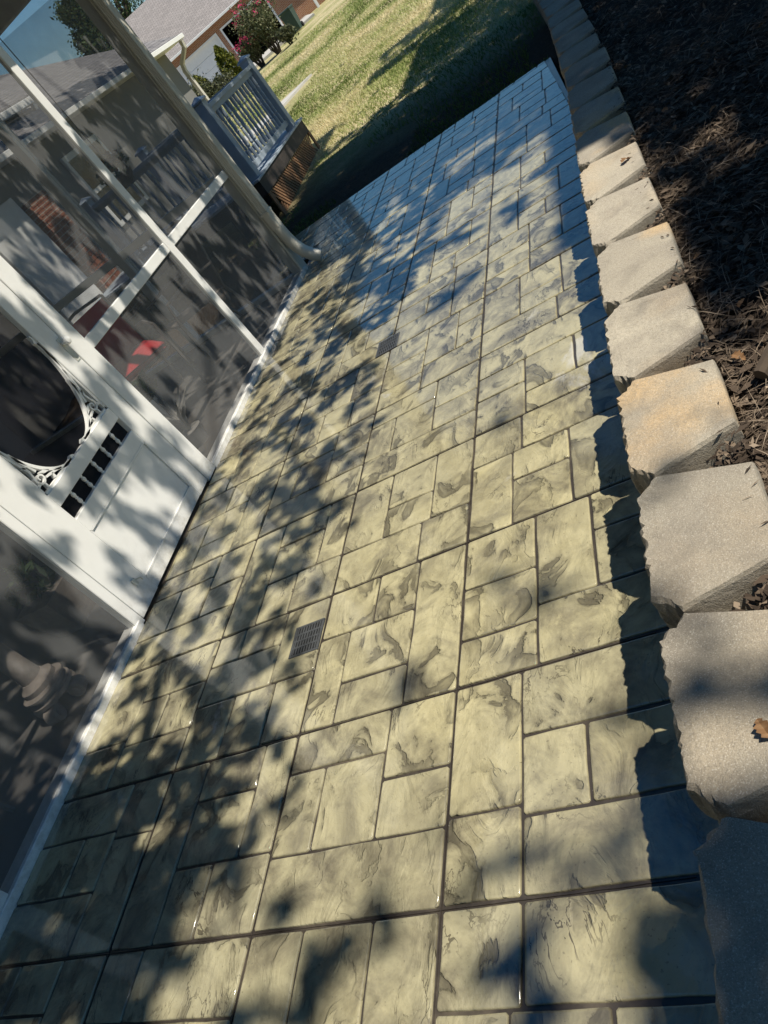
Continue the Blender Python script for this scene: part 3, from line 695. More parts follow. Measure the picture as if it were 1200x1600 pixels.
# spiky plant low behind the lower right screen, by the jamb
sp = thing('potted_plant', (-3.32, 3.98, 0), 'pale spiky plant on the porch floor beside the door jamb', 'potted plant')
MB().lathe([(.06, -.012), (.085, .10), (.09, .11), (.075, .11)], (-3.32, 3.98, 0), 14).build('pot', 'pale_pot', sp, True)
m = MB()
for k in range(16):
    a = k * 2.4; l = .16 + .14 * ((k * 37) % 10) / 10; tip = (-3.32 + l * .8 * math.cos(a), 3.98 + l * .8 * math.sin(a), .11 + l); md = (-3.32 + l * .25 * math.cos(a), 3.98 + l * .25 * math.sin(a), .11 + l * .6)
    m.ribbon([(0, 0)] * 2, .001, 0, 0) if 0 else m.tube([(-3.32, 3.98, .10), md, tip], [.012, .014, .002], 4)
m.build('foliage', 'pale_pot', sp)
# carved stone pedestal behind the left screen
px, py = -3.36, 1.90
pd = thing('stone_pedestal', (px, py, 0), 'carved brown pedestal with scroll feet behind the left screen', 'pedestal')
MB().lathe([(.058, .20), (.054, .30), (.050, .62), (.056, .68), (.075, .70), (.075, .73), (.06, .75)], (px, py, 0), 24).build('column', 'grey_stone', pd, True)
MB().lathe([(.105, .075), (.125, .085), (.125, .105), (.100, .112), (.100, .128), (.122, .136), (.122, .150), (.094, .158), (.094, .185), (.07, .20), (.062, .215)], (px, py, 0), 28).build('base', 'grey_stone', pd, True)
for a in (.3, 1.87, 3.44, 5.01):
    m = MB(); c0 = Vector((px + .115 * math.cos(a), py + .115 * math.sin(a), .035)); tdir = Vector((-math.sin(a), math.cos(a), 0)); rd = Vector((math.cos(a), math.sin(a), 0))
    m.tube([c0 - tdir * .032, c0 + tdir * .032], .043, 14); m.tube([c0 - tdir * .037, c0 + tdir * .037], .020, 10); m.tube([c0 + Vector((0,0,.03)) - rd * .03, Vector((px, py, .11)) + rd * .03], [.035, .05], 8); m.build('scroll_foot', 'grey_stone', pd, True)
bw = thing('stone_bowl', (px, py, .75), 'shallow stone bowl standing on the carved pedestal', 'bowl')
MB().lathe([(.06, .751), (.12, .78), (.20, .83), (.24, .87), (.235, .88), (.19, .84), (.05, .80)], (px, py, 0), 18).build('bowl', 'grey_stone', bw, True)
# box-like planter and a pale post further in
bx = thing('clay_planter', (-3.72, 2.55, 0), 'dim square clay planter behind the left screen next to the door', 'planter')
m = MB(); v = []
for z, r_ in ((-.01, .10), (.22, .14), (.25, .145)): v += [(-3.72 + sx * r_, 2.55 + sy * r_, z) for sx, sy in ((-1,-1),(1,-1),(1,1),(-1,1))]
m.add(v, [(3,2,1,0)] + [(l*4+i, l*4+(i+1)%4, (l+1)*4+(i+1)%4, (l+1)*4+i) for l in range(2) for i in range(4)] + [(8,9,10,11)]); m.build('pot', 'grey_stone', bx)
leaves_cloud('foliage', (-3.72, 2.55, .36), (.15, .15, .13), 60, .10, .04, 'porch_leaves', bx)
# hanging orange flower basket in the far screen bay and little white pots
fb = thing('flower_basket', (-3.55, 6.02, 1.05), 'orange flowering basket near the far corner of the porch', 'flower basket')
MB().lathe([(.06, 1.40), (.11, 1.46), (.12, 1.50), (.10, 1.50)], (-3.62, 5.95, 0), 14).build('basket', 'dark_wood', fb, True)
leaves_cloud('foliage', (-3.62, 5.95, 1.56), (.16, .16, .10), 90, .07, .04, 'porch_leaves', fb)
leaves_cloud('blossom', (-3.62, 5.95, 1.60), (.13, .13, .09), 40, .05, .05, 'dry_leaf', fb, tone=(.2, .8))
MB().tube([(-3.62, 5.95, 1.5), (-3.62, 5.95, 2.80)], .004, 5).build('hanger', 'dark_wood', fb)

# ------------------------------------------------------------------ own house wing beyond the porch (parallel to the patio)
wing = thing('house_wing', (-7.3, 10, 0), 'grey wing of the house with shingle roof and white gutter seen through the porch', 'house')
HX = -7.30
MB().box(HX - .25, HX, -3.0, 16.3, -.1, 2.50).build('wall', 'wing_paint', wing)
MB().box(-13.0, HX - .25, 16.05, 16.3, -.1, 2.5).build('wall', 'wing_paint', wing)
wr = MB().add([(-6.98, -3.2, 2.47), (-6.98, 16.6, 2.47), (-11.2, 16.6, 4.35), (-11.2, -3.2, 4.35), (-6.98, -3.2, 2.53), (-6.98, 16.6, 2.53), (-11.2, 16.6, 4.41), (-11.2, -3.2, 4.41)],
     [(0,3,2,1),(4,5,6,7),(0,1,5,4),(1,2,6,5),(2,3,7,6),(3,0,4,7)]).build('roof', 'wing_shingle', wing)
gm = MB(); gm.bbox(-6.98, -6.88, -3.2, 16.62, 2.43, 2.51, .006); gm.build('gutter', 'white_paint', wr)
MB().box(HX, -7.0, -3.0, 16.5, 2.43, 2.46).build('soffit', 'white_paint', wr)
dg = MB(); sweep(dg, rrect(.10, .075, .01, 2, 2), [(-6.93, 16.45, 2.42), (-6.95, 16.45, 2.30), (-7.20, 16.45, 2.12), (-7.24, 16.45, 2.0), (-7.24, 16.45, .1)]); dg.build('downspout', 'downspout_paint', wing)
# upper roof piece with its own short gutter
ur = MB().add([(-7.75, 6.0, 3.02), (-7.75, 12.3, 3.02), (-10.9, 12.3, 4.5), (-10.9, 6.0, 4.5), (-7.75, 6.0, 3.08), (-7.75, 12.3, 3.08), (-10.9, 12.3, 4.56), (-10.9, 6.0, 4.56)], [(0,3,2,1),(4,5,6,7),(0,1,5,4),(1,2,6,5),(2,3,7,6),(3,0,4,7)]).build('upper_roof', 'wing_shingle', wing)
MB().bbox(-7.74, -7.64, 6.0, 12.32, 2.93, 3.03, .006).build('gutter', 'white_paint', ur)
dg = MB(); sweep(dg, rrect(.09, .07, .01, 2), [(-7.69, 12.1, 2.95), (-7.70, 12.1, 2.86), (-7.9, 12.1, 2.75)]); dg.build('downspout', 'white_paint', ur)
# brick pier, white door and window on the wing
bp = MB(); bp.box(HX, HX + .10, 9.55, 10.05, -.05, 1.95).build('brick_pier', 'red_brick', wing)
n_b = 0
for r_ in range(26):
    for c_ in range(3):
        y0 = 9.545 + c_ * .172 + (.05 if r_ % 2 else 0); y1 = min(y0 + .162, 10.055)
        if y0 < 9.55 + .43: MB().box(HX + .10, HX + .112, y0, y1, -.03 + r_ * .075, .033 + r_ * .075).build('brick', 'red_brick', wing)
MB().bbox(HX - .01, HX + .05, 8.55, 9.48, .0, 2.10, .005).build('entry_door', 'white_paint', wing)
wn = MB(); wn.bbox(HX, HX + .05, 11.0, 12.2, .9, 2.1, .005); wn.build('window', 'white_paint', wing)
for yy in (11.08, 11.64):
    for zz in (.98, 1.53): MB().box(HX + .05, HX + .054, yy, yy + .48, zz, zz + .48).build('pane', 'glass_dark', wing)

# ------------------------------------------------------------------ side deck with railing
DKX = -4.10; dk0, dk1 = 9.02, 11.40; DZ = .50
deck = thing('side_deck', (DKX, 10.2, 0), 'small raised deck with blue grey railing and brown lattice skirt beyond the porch', 'deck')
nb = 16
for k in range(nb):
    x = -7.2 + (DKX + .06 + 7.2) * (k + .5) / nb; MB().bbox(x - .094, x + .094, dk0 - .05, dk1 + .05, DZ - .03, DZ, .003).build('deck_board', 'blue_grey_paint', deck)
MB().box(DKX - .0, DKX + .04, dk0 - .02, dk1 + .02, DZ - .20, DZ - .032).build('rim_board', 'dark_wood', deck); MB().box(-7.2, DKX - .002, dk0 - .02, dk0 + .02, DZ - .20, DZ - .032).build('rim_board', 'dark_wood', deck)
m = MB(); k = dk0 - .4
while k < dk1:                                          # lattice skirt, two diagonal layers
    for dx, sg in ((.012, 1), (.022, -1)):
        ya, yb = (k, k + .36) if sg == 1 else (k + .36, k); za, zb = -.06, .30
        pa = [ya, za]; pb = [yb, zb]
        lo, hi = dk0, dk1
        if min(ya, yb) >= lo and max(ya, yb) <= hi: m.obox((DKX + dx, ya, za), (DKX + dx, yb, zb), .032, .008, (1, 0, 0))
    k += .075
lt = m.build('lattice', 'lattice_wood', deck); lt['kind'] = 'stuff'
for yy in (dk0 + .03, dk1 - .03): MB().box(DKX + .028, DKX + .045, yy - .04, yy + .04, -.06, DZ - .20).build('skirt_trim', 'lattice_wood', deck)
MB().box(DKX - .6, DKX - .58, dk0, dk1, -.06, DZ - .2).build('skirt_back', 'dark_interior', deck)
RZ = 1.36
posts = [(DKX - .03, 9.14), (DKX - .03, 11.10), (-6.2, 9.14), (-6.2, 11.10)]
for (x, y) in posts:
    p = MB().bbox(x - .065, x + .065, y - .065, y + .065, DZ, 1.48, .005).build('post', 'blue_grey_paint', deck)
    c = MB(); c.bbox(x - .085, x + .085, y - .085, y + .085, 1.48, 1.505, .004); c.add([(x-.08,y-.08,1.505),(x+.08,y-.08,1.505),(x+.08,y+.08,1.505),(x-.08,y+.08,1.505),(x,y,1.55)], [(0,1,4),(1,2,4),(2,3,4),(3,0,4),(3,2,1,0)]); c.build('cap', 'blue_grey_paint', p)
def rail_run(x0, y0, x1, y1, n):
    MB().obox((x0, y0, RZ + .03), (x1, y1, RZ + .03), .13, .045).build('top_rail', 'blue_grey_paint', deck); MB().obox((x0, y0, RZ - .025), (x1, y1, RZ - .025), .04, .06).build('sub_rail', 'blue_grey_paint', deck); MB().obox((x0, y0, DZ + .10), (x1, y1, DZ + .10), .045, .07).build('bottom_rail', 'blue_grey_paint', deck)
    proto = None
    for k in range(n):
        t = (k + .5) / n; x = x0 + (x1 - x0) * t; y = y0 + (y1 - y0) * t
        if proto is None:
            h = RZ - .05 - DZ - .13; prof = [(.024, 0), (.024, .13), (.014, .14), (.022, .165), (.016, .19), (.021, h * .42), (.014, h * .5), (.022, h * .52), (.014, h * .54), (.021, h * .6), (.014, h - .19), (.022, h - .16), (.014, h - .14), (.024, h - .13), (.024, h)]
            proto = MB().lathe(prof, (x, y, DZ + .132), 8).build('baluster', 'blue_grey_paint', deck); px0, py0 = x, y
        else:
            o = proto.copy(); COL.objects.link(o); o.parent = deck; o.location = (x - px0, y - py0, 0)
rail_run(DKX - .03, 9.205, DKX - .03, 11.035, 13); rail_run(-6.13, 9.14, DKX - .095, 9.14, 14); rail_run(-6.13, 11.10, DKX - .095, 11.10, 14)

# ------------------------------------------------------------------ neighbour's garage, 48 m away
GA = math.radians(-20.7); GD = 48.0; GP = Vector((GD * math.sin(GA), GD * math.cos(GA), 0)); er = Vector((math.cos(GA), -math.sin(GA), 0)); et = Vector((math.sin(GA), math.cos(GA), 0)); GZ = .93
gar = thing('brick_garage', (0, 0, 0), 'brick garage house with brown shingle roof across the lawn', 'garage'); gar.location = GP + Vector((0, 0, GZ)); gar.rotation_euler = (0, 0, math.atan2(er.y, er.x))
def gbuild(m, name, mat, parent=None):                 # local coordinates: x right, y away, z up
    me = bpy.data.meshes.new(name); me.from_pydata(m.v, [], m.f); bm = bmesh.new(); bm.from_mesh(me); bmesh.ops.recalc_face_normals(bm, faces=bm.faces[:]); bm.to_mesh(me); bm.free()
    return link_mesh(name, me, mat, parent or gar)
gw = MB()
for x0, x1, z0, z1 in ((-3.7, -2.85, -.3, 2.55), (-.12, .16, -.3, 2.55), (3.0, 14, -.3, 2.55), (-2.85, -.12, 2.16, 2.55), (.16, 3.0, 2.16, 2.55)): gw.box(x0, x1, 0, .25, z0, z1)
gw.box(-3.7, -3.45, .25, 12, -.3, 2.55)
gbuild(gw, 'wall', 'orange_brick')
gd = gbuild(MB().box(-2.80, -.17, .12, .16, -.05, 2.12), 'garage_door', 'garage_white')
for k in range(4): gbuild(MB().bbox(-2.78, -.19, .095, .122, .02 + k * .525, .52 + k * .525, .012), 'door_panel', 'garage_white', gd)
for x0, x1 in ((-2.86, -.11), (.15, 3.01)):
    f = MB(); f.box(x0, x0 + .10, -.025, .11, -.05, 2.16); f.box(x1 - .10, x1, -.025, .11, -.05, 2.16); f.box(x0 + .10, x1 - .10, -.025, .11, 2.07, 2.16); gbuild(f, 'door_frame', 'garage_white')
bay = MB(); bay.box(.0, 3.3, 5.0, 5.1, -.1, 2.5); bay.box(.0, .1, .26, 5, -.1, 2.5); bay.box(3.2, 3.3, .26, 5, -.1, 2.5); bay.box(0, 3.3, .26, 5, 2.42, 2.5); gbuild(bay, 'open_bay', 'dark_interior')
rf = gbuild(MB().add([(-4.1, -.35, 2.52), (15, -.35, 2.52), (15, 6.2, 5.75), (-4.1, 6.2, 5.75), (-4.1, -.35, 2.60), (15, -.35, 2.60), (15, 6.2, 5.83), (-4.1, 6.2, 5.83)], [(0,3,2,1),(4,5,6,7),(0,1,5,4),(1,2,6,5),(2,3,7,6),(3,0,4,7)]), 'roof', 'grey_shingle')
gbuild(MB().bbox(-4.1, 15, -.46, -.352, 2.50, 2.61, .01), 'gutter', 'garage_white', rf); gbuild(MB().add([(-4.13, -.36, 2.42), (-4.101, -.36, 2.42), (-4.101, 6.2, 5.66), (-4.13, 6.2, 5.66), (-4.13, -.36, 2.62), (-4.101, -.36, 2.62), (-4.101, 6.2, 5.86), (-4.13, 6.2, 5.86)], [(0,3,2,1),(4,5,6,7),(0,1,5,4),(1,2,6,5),(2,3,7,6),(3,0,4,7)]), 'rake_board', 'garage_white', rf)
gbuild(MB().add([(-4.1, 6.2, 5.76), (15, 6.2, 5.76), (15, 12.5, 2.6), (-4.1, 12.5, 2.6), (-4.1, 6.2, 5.83), (15, 6.2, 5.83), (15, 12.5, 2.67), (-4.1, 12.5, 2.67)], [(0,3,2,1),(4,5,6,7),(0,1,5,4),(1,2,6,5),(2,3,7,6),(3,0,4,7)]), 'roof', 'grey_shingle')
for x in (4.9, 6.5, 8.1): gbuild(MB().bbox(x - .07, x + .07, -1.2, -1.06, -.2, 2.5, .01), 'porch_post', 'garage_white')
def lz(x, y): return float(lawn_z(np.array(x), np.array(y)))
def gpt(s, t): p = GP + er * s + et * t; return (p.x, p.y)
# drive and path
def slab_poly(name, pts, th, mat, lift=.03):
    m = MB(); n = len(pts); v = [(p[0], p[1], lz(*p) - .3) for p in pts] + [(p[0], p[1], lz(*p) + lift) for p in pts]
    m.add(v, [tuple(range(n))[::-1], tuple(range(n, 2 * n))] + [(i, (i + 1) % n, n + (i + 1) % n, n + i) for i in range(n)]); return tag(m.build(name, mat), kind='structure')
slab_poly('driveway', [gpt(-14, -4.5), gpt(4.2, -4.5), gpt(4.2, -.05), gpt(-14, -.05)], .1, 'concrete_pale', .10)
slab_poly('garden_path', [(-9.8, 15.6), (-6.9, 18.35), (-6.35, 20.3), (-9.8, 17.6)], .1, 'concrete_pale', .05)

# trash bin
bxy = (43 * math.sin(math.radians(-16.55)), 43 * math.cos(math.radians(-16.55))); bz = lz(*bxy)
tb = thing('trash_bin', (*bxy, bz), 'dark green wheeled trash bin by the brick wall across the lawn', 'trash bin')
m = MB(); v = []
for z, hw, hd in ((.03, .23, .27), (.95, .30, .36)): v += [(bxy[0] + sx * hw, bxy[1] + sy * hd, bz + z) for sx, sy in ((-1,-1),(1,-1),(1,1),(-1,1))]
m.add(v, [(3,2,1,0),(4,5,6,7)] + [(i,(i+1)%4,4+(i+1)%4,4+i) for i in range(4)]); m.build('body', 'bin_green', tb)
ld = MB().bbox(bxy[0] - .33, bxy[0] + .33, bxy[1] - .42, bxy[1] + .38, bz + .951, bz + 1.03, .02).build('lid', 'bin_green', tb); MB().tube([(bxy[0] - .25, bxy[1] + .42, bz + .96), (bxy[0] + .25, bxy[1] + .42, bz + .96)], .02, 6).build('handle', 'bin_green', tb)
for sx in (-.27, .27): MB().lathe([(.12, -.03), (.12, .03)], (bxy[0] + sx, bxy[1] + .28, bz + .12), 12, 0).build('wheel', 'dark_interior', tb)

# ------------------------------------------------------------------ far shrubs: two arborvitae, crape myrtle, round shrub
def at(az, d): a = math.radians(az); x, y = d * math.sin(a), d * math.cos(a); return x, y, lz(x, y)
def cone_bush(az, d, h, r, label):
    x, y, z = at(az, d); t = thing('arborvitae', (x, y, z), label, 'shrub', 'arborvitae by the garage')
    n = 2600; u = rng.random(n) ** .8; a = rng.random(n) * 2 * PI; rr = r * np.sin(np.clip(.25 + u * .75, 0, 1) * PI * .98) ** .8 * (.65 + .4 * rng.random(n)) * (1 + .18 * np.sin(a * 4 + u * 9))
    P = np.stack([x + rr * np.cos(a), y + rr * np.sin(a), z + .12 + (h - .12) * u + .1 * rng.random(n)], 1)
    V, F = leaf_quads(P, .13 + .10 * rng.random(n), .05 + .03 * rng.random(n)); tri_soup('foliage', V, F, np.repeat(rng.random(n), 4), 'arbor_leaves', t)
    MB().tube([(x, y, z - .05), (x, y, z + .5 * h)], .05, 6).build('trunk', 'bark', t)
cone_bush(-21.35, 41.5, 1.75, .42, 'taller golden green cone shrub before the white garage door')
cone_bush(-23.55, 41.0, 1.45, .45, 'shorter golden green cone shrub nearer the porch corner')
def shrub(az, d, h, r, n, label, mat, name='garden_shrub', cat='shrub', L=.10, Wd=.06):
    x, y, z = at(az, d); t = thing(name, (x, y, z), label, cat)
    P = []
    for k in range(14):
        a = rng.random() * 2 * PI; q = r * .62 * math.sqrt(rng.random()); c = np.array([x + q * math.cos(a), y + q * math.sin(a), z + h * (.25 + .6 * rng.random())]); e = rng.normal(size=(n // 14, 3)) * np.array([r * .28, r * .28, h * .13]); P.append(c + e)
    P = np.concatenate(P); P[:, 2] = np.maximum(P[:, 2], z + .03); V, F = leaf_quads(P, L * (.6 + .8 * rng.random(len(P))), Wd * (.6 + .8 * rng.random(len(P)))); tri_soup('foliage', V, F, np.repeat(rng.random(len(P)), 4), mat, t)
    m = MB()
    for k in range(7): a = k * .9; m.tube([(x + .05 * math.cos(a), y + .05 * math.sin(a), z - .05), (x + r * .5 * math.cos(a), y + r * .5 * math.sin(a), z + h * .7)], [.02, .006], 5)
    m.build('stems', 'bark', t); return t
shrub(-24.3, 40.0, 1.45, .95, 3000, 'grey green leafy shrub behind the deck railing beside the porch corner', 'shrub_leaves')
shrub(-22.5, 39.5, 1.0, .7, 1800, 'loose low shrub between the two golden cone shrubs', 'shrub_leaves')
shrub(-17.35, 38.6, .75, .45, 900, 'small pale flowering bush at the foot of the crape myrtle', 'shrub_leaves', L=.12, Wd=.09)
def myrtle(az, d, h, r, label, n=4200, nbl=16):
    x, y, z = at(az, d); t = thing('crape_myrtle', (x, y, z), label, 'shrub', 'crape myrtles by the garage')
    m = MB(); tips = []
    for k in range(13):
        a = k * 2.4; q = r * (.25 + .75 * math.sqrt((k + .5) / 13)); hh = h * (1.0 - .32 * (q / r) ** 2) * (.86 + .2 * rng.random()); tip = np.array([x + q * math.cos(a), y + q * math.sin(a), z + hh]); tips.append(tip)
        m.tube([(x + .08 * math.cos(a), y + .08 * math.sin(a), z - .05), (x + q * .45 * math.cos(a), y + q * .45 * math.sin(a), z + hh * .5), tuple(tip)], [.035, .022, .006], 5)
    m.build('stems', 'bark', t); P = []
    for tip in tips:
        u = rng.random(n // 13) ** .8; base = np.array([x, y, z + .25 * h]); c = base + (tip - base) * u[:, None]; P.append(c + rng.normal(size=(len(u), 3)) * np.array([.18, .18, .14]) * (r / .9))
    P = np.concatenate(P); V, F = leaf_quads(P, .08 + .06 * rng.random(len(P)), .045 + .03 * rng.random(len(P))); tri_soup('foliage', V, F, np.repeat(rng.random(len(P)), 4), 'myrtle_leaves', t)
    for tip in tips[:nbl]:
        c = tip + np.array([0, 0, .08]); e = c + rng.normal(size=(20, 3)) * np.array([.06, .06, .09]); V, F = leaf_quads(e, .06 + .03 * rng.random(20), .05 + .02 * rng.random(20)); tri_soup('blossom', V, F, np.repeat(rng.random(20), 4), 'pink_bloom', t)
myrtle(-18.3, 39.6, 2.55, .95, 'tall crape myrtle with pink blossoms before the open garage bay')
myrtle(-19.6, 40.2, 1.55, .62, 'shorter grey stemmed crape myrtle with pink blossoms left of the tall one', 1500)

# ------------------------------------------------------------------ trees
def big_tree(az, d, h, r, n, label, L=.35, group=None, seed=1, trunk=None):
    x, y, z = at(az, d); t = thing('broadleaf_tree', (x, y, z), label, 'tree', group); rs = np.random.default_rng(seed)
    m = MB(); m.tube([(x, y, z - .2), (x + .1, y, z + h * .3), (x - .1, y + .1, z + h * .62)], [h * .03, h * .022, h * .01], 8); P = []
    for k in range(34):
        a = rs.random() * 2 * PI; u = rs.random(); q = r * (.35 + .65 * rs.random()) * math.sin(PI * (.18 + .78 * u)); c = np.array([x + q * math.cos(a), y + q * math.sin(a), z + h * (.30 + .68 * u)])
        if k < 14: m.tube([(x, y, z + h * (.2 + .4 * u)), tuple(c)], [h * .011, h * .003], 5)
        P.append(c + rs.normal(size=(n // 34, 3)) * r * .17)
    P = np.concatenate(P); m.build('trunk', 'bark', t); V, F = leaf_quads(P, L * (.5 + rs.random(len(P))), L * .6 * (.5 + rs.random(len(P)))); tri_soup('crown', V, F, np.repeat(rs.random(len(P)), 4), 'tree_leaves', t); return t
for k, (az, d, h, r, lb) in enumerate([(-24.6, 66, 12.5, 3.6, 'dark leafy tree rising behind the ridge of the brick garage'), (-26.9, 41, 6.9, 1.15, 'slim dark tree standing behind the roof end of the house wing')]):
    big_tree(az, d, h, r, 15000, lb, .17, None, 20 + k)

for k, (az, d, h, r, lb) in enumerate([(-52, 19, 15, 6.0, 'unseen tall tree added behind the house wing to block sky light'), (-80, 20, 16, 6.5, 'unseen broad tree added behind the porch roof to block sky light'), (-112, 18, 15, 6.0, 'unseen tall tree added behind the left rear of the porch to block sky light'), (-150, 14, 13, 6.0, 'unseen tall tree added behind the camera on the left to block sky light'), (165, 13, 13, 6.0, 'unseen tall tree added behind the camera on the right to block sky light')]):
    big_tree(az, d, h, r, 16000, lb, .34, None, 40 + k)  # out-of-view trees added to cut sky fill and darken the shade

# --- shade trees on the sunny side of the patio: leaf clumps are hung along the sun's rays over the places that lie in shade
def shade_T(x, y):  # noqa
    """share of sunlight that comes through the crowns onto ground point (x, y), broad zones"""
    T = np.full(x.shape, .95)
    def zone(mask, v): T[mask] = v
    zone((x < -1.75) & (y < 5.5), .55)                                   # dappled strip along the porch
    zone((x < -1.75) & (y > 3.1) & (y < 5.5), .60)
    zone((x < -1.85) & (y < 1.5), .20); zone((x < -2.0) & (y < 1.0), .03); zone((x < -2.35) & (y < 1.38), .05); zone((x > -2.0) & (y < .78), .70); zone((x < -1.4) & (y < .5), .45)
    zone((x < -2.97) & (y > 2.15) & (y < 3.5) & (x > -3.75), .50)        # the door
    zone((x < -2.97) & (y > 3.5) & (y < 4.85) & (x > -3.5), .72); zone((x < -2.97) & (y > 4.85) & (y < 6.5) & (x > -3.55), .34)
    zone((x < -3.5) & (y > 3.5) & (y < 6.8), .50); zone((x < -2.97) & (y <= 2.15), .25); zone((x < -2.97) & (y < 1.3), .04)
    zone((x > -1.75) & (y > 3.9) & (y < 4.8) & (x < -.6), .68); zone((x > -1.75) & (y > 3.0) & (y <= 3.9) & (x < -.6), .93); zone((x > -2.4) & (y > 4.7) & (x < -.5), .24); zone((y > 5.9), .18)
    zone((y > 5.2) & (y < 6.6) & (x < -1.0) & (x > -2.2), .42)
    w = (x > -.62 - .03 * np.maximum(y - 5, 0) - .05 * np.maximum(y - 7.2, 0))
    zone(w & (y < .88), .5); zone(w & (y < .64), .10); zone(w & (y > 3.35), .50); zone(w & (y > 3.75), .025)
    mu = (x > -.28); zone(mu, .10); zone((y < -1.0) & (x > -2.5), .12); zone(mu & (y > 2.8) & (y < 3.3) & (x < .02), .62); zone(mu & (y > 1.0) & (y < 2.0) & (x < -.05), .66); zone(mu & (y > .4) & (y < 1.0) & (x < -.14), .6)
    zone((y > 7.3), .03); zone((y > 10.3) & (x < -2.0), .55); zone((y > 10.9), .96)
    zone((y > 10.6) & (x > -2.6), .15); zone((y > 13.2) & (y < 15.2) & (x > -3.6), .25)
    zone((x < -3.9) & (y > 8.2) & (y < 12.0), .32)
    zone((x < -4.5) & (y < 7.6), .96); zone((x < -6.6), .40); zone((x < -6.6) & (y < 6.0), .97); zone((x < -6.6) & (y > 14.5), .97)
    zone((x < -3.35) & (x > -3.95) & (y > 1.72) & (y < 2.12), .92)
    zone((x < -4.05) & (x > -4.7) & (y > 4.55) & (y < 5.4), .96)
    zone((x < -2.97) & (x > -4.6) & (y > 5.5) & (y < 6.8), .22)
    return T
def shade_trees():
    n = 1700000; x = rng.uniform(-9.3, 8.5, n); y = rng.uniform(-6.0, 19, n)
    T = shade_T(x, y)
    # blotches: where the crown is dense and where it has gaps
    b = .50 * vnoise(x * 1.0, y * .8, 2.6, 11) + .30 * vnoise(x, y, 6.0, 12) + .20 * vnoise(x, y, 13.0, 13)
    bf = .20 * vnoise(x, y, 2.6, 11) + .38 * vnoise(x * 1.15, y, 7.0, 14) + .42 * vnoise(x, y, 11.5, 15)
    b = np.where(((x < -1.6) & (y > .9) & (y < 7)) | ((x > -2.0) & (x < -.6) & (y < .9)), bf, b)
    thr = .5 + (T - .5) * .50                                            # blotch quantile roughly at T
    dens = np.clip((b - thr + .04) / .09, 0, 1) * 3.2
    dens = np.where(T > .9, np.clip((b - .735) / .05, 0, 1) * 1.6, dens); dens = np.where(T < .2, np.maximum(dens, np.where(x < 2.5, -2.1, -1.2) * np.log(T)), dens)
    area = 17.8 * 25.0; per = .0022                                        # shading area of a leaf
    keep = rng.random(n) < dens / per / (n / area)
    x = x[keep]; y = y[keep]; n = len(x)
    zlo = np.where(y > 7, 5.5, 5.8); zhi = np.where(y > 7, 9.0, 9.2); zlo = np.where(y > 12.5, 8.6, zlo); zhi = np.where(y > 12.5, 11.0, zhi)
    strip = (x < -1.6) & (y > .9) & (y < 6.8) & (x > -5); zlo = np.where(strip, 3.4, zlo); zhi = np.where(strip, 5.6, zhi)
    # leaves of one blotch hang at about one height, so that crowns read as layered boughs
    q = vnoise(x, y, 1.1, 21); z = zlo + (zhi - zlo) * np.clip(q * 1.1 - .05 + rng.normal(size=n) * .10, 0, 1)
    up = lambda gx, gy, h: Vector((gx + KX * h, gy + KY * h, h))          # point at height h whose shadow falls on (gx, gy)
    P = np.stack([x + KX * z, y + KY * z, z], 1)
    trunks = [(5.2, -3.4, 'tall oak on the mulch bed shading the near patio'), (5.4, 6.2, 'tall oak on the mulch bed shading the far patio'), (5.0, 12.4, 'tall oak beyond the patio end shading the lawn')]
    spines = [[[(-.6, -1.6, 5.6), (-1.95, -.1, 5.3), (-2.45, 1.1, 5.4), (-2.75, 2.3, 5.8), (-3.0, 3.6, 6.2), (-3.3, 4.6, 6.4)], [(.9, -1.8, 6.0), (.75, -.2, 6.1), (.8, 1.0, 6.3)], [(3.5, -3, 6.5), (3.8, -.5, 6.2), (4.2, 1.6, 6)]],
              [[(1.2, 6.5, 6.2), (-.6, 6.6, 6.0), (-2.3, 6.3, 6.0), (-3.6, 5.6, 6.2), (-4.3, 5.0, 6.3)], [(1.2, 5.4, 6.2), (.8, 4.0, 6.1), (.75, 2.6, 6.0), (.8, 1.2, 6.0)], [(3.5, 5.5, 6.5), (4.5, 3.6, 6.3)]],
              [[(1.6, 10.6, 7.0), (-.5, 9.4, 6.8), (-2.8, 9.1, 6.7), (-4.6, 9.6, 6.6)], [(1.0, 12.5, 9.4), (-1.4, 13.6, 9.6), (-3.2, 14.4, 9.8)]]]
    D = np.stack([np.hypot(P[:, 0] - a, (P[:, 1] - b_)) for a, b_, _ in trunks], 1); own = D.argmin(1)
    LIFT = (.3, .3, .3); SP = [np.array([up(p[0], p[1], p[2] + LIFT[i_])[:] for sp in ss for p in sp]) for i_, ss in enumerate(spines)]
    own = np.stack([np.sqrt(((P[:, None, :] - q_[None]) ** 2).sum(-1)).min(1) for q_ in SP], 1).argmin(1)
    for k, (tx, ty, lb) in enumerate(trunks):
        z0 = float(mulch_z(np.array([tx]), np.array([ty]))[0]) if ty < 10 else lz(tx, ty)
        t = thing('shade_oak', (tx, ty, z0), lb, 'tree'); S_ = P[own == k]
        V, F = leaf_quads(S_, .085 + .05 * rng.random(len(S_)), .050 + .03 * rng.random(len(S_))); tri_soup('crown', V, F, np.repeat(rng.random(len(S_)), 4), 'tree_leaves', t)
        m = MB(); m.tube([(tx + .05, ty, z0 - .3), (tx, ty, z0 + .25), (tx, ty, 2.4), (tx - .1, ty + .05, 5.2), (tx - .15, ty, 7.6), (tx, ty + .1, 9.8)], [.34, .25, .20, .15, .10, .03], 10)
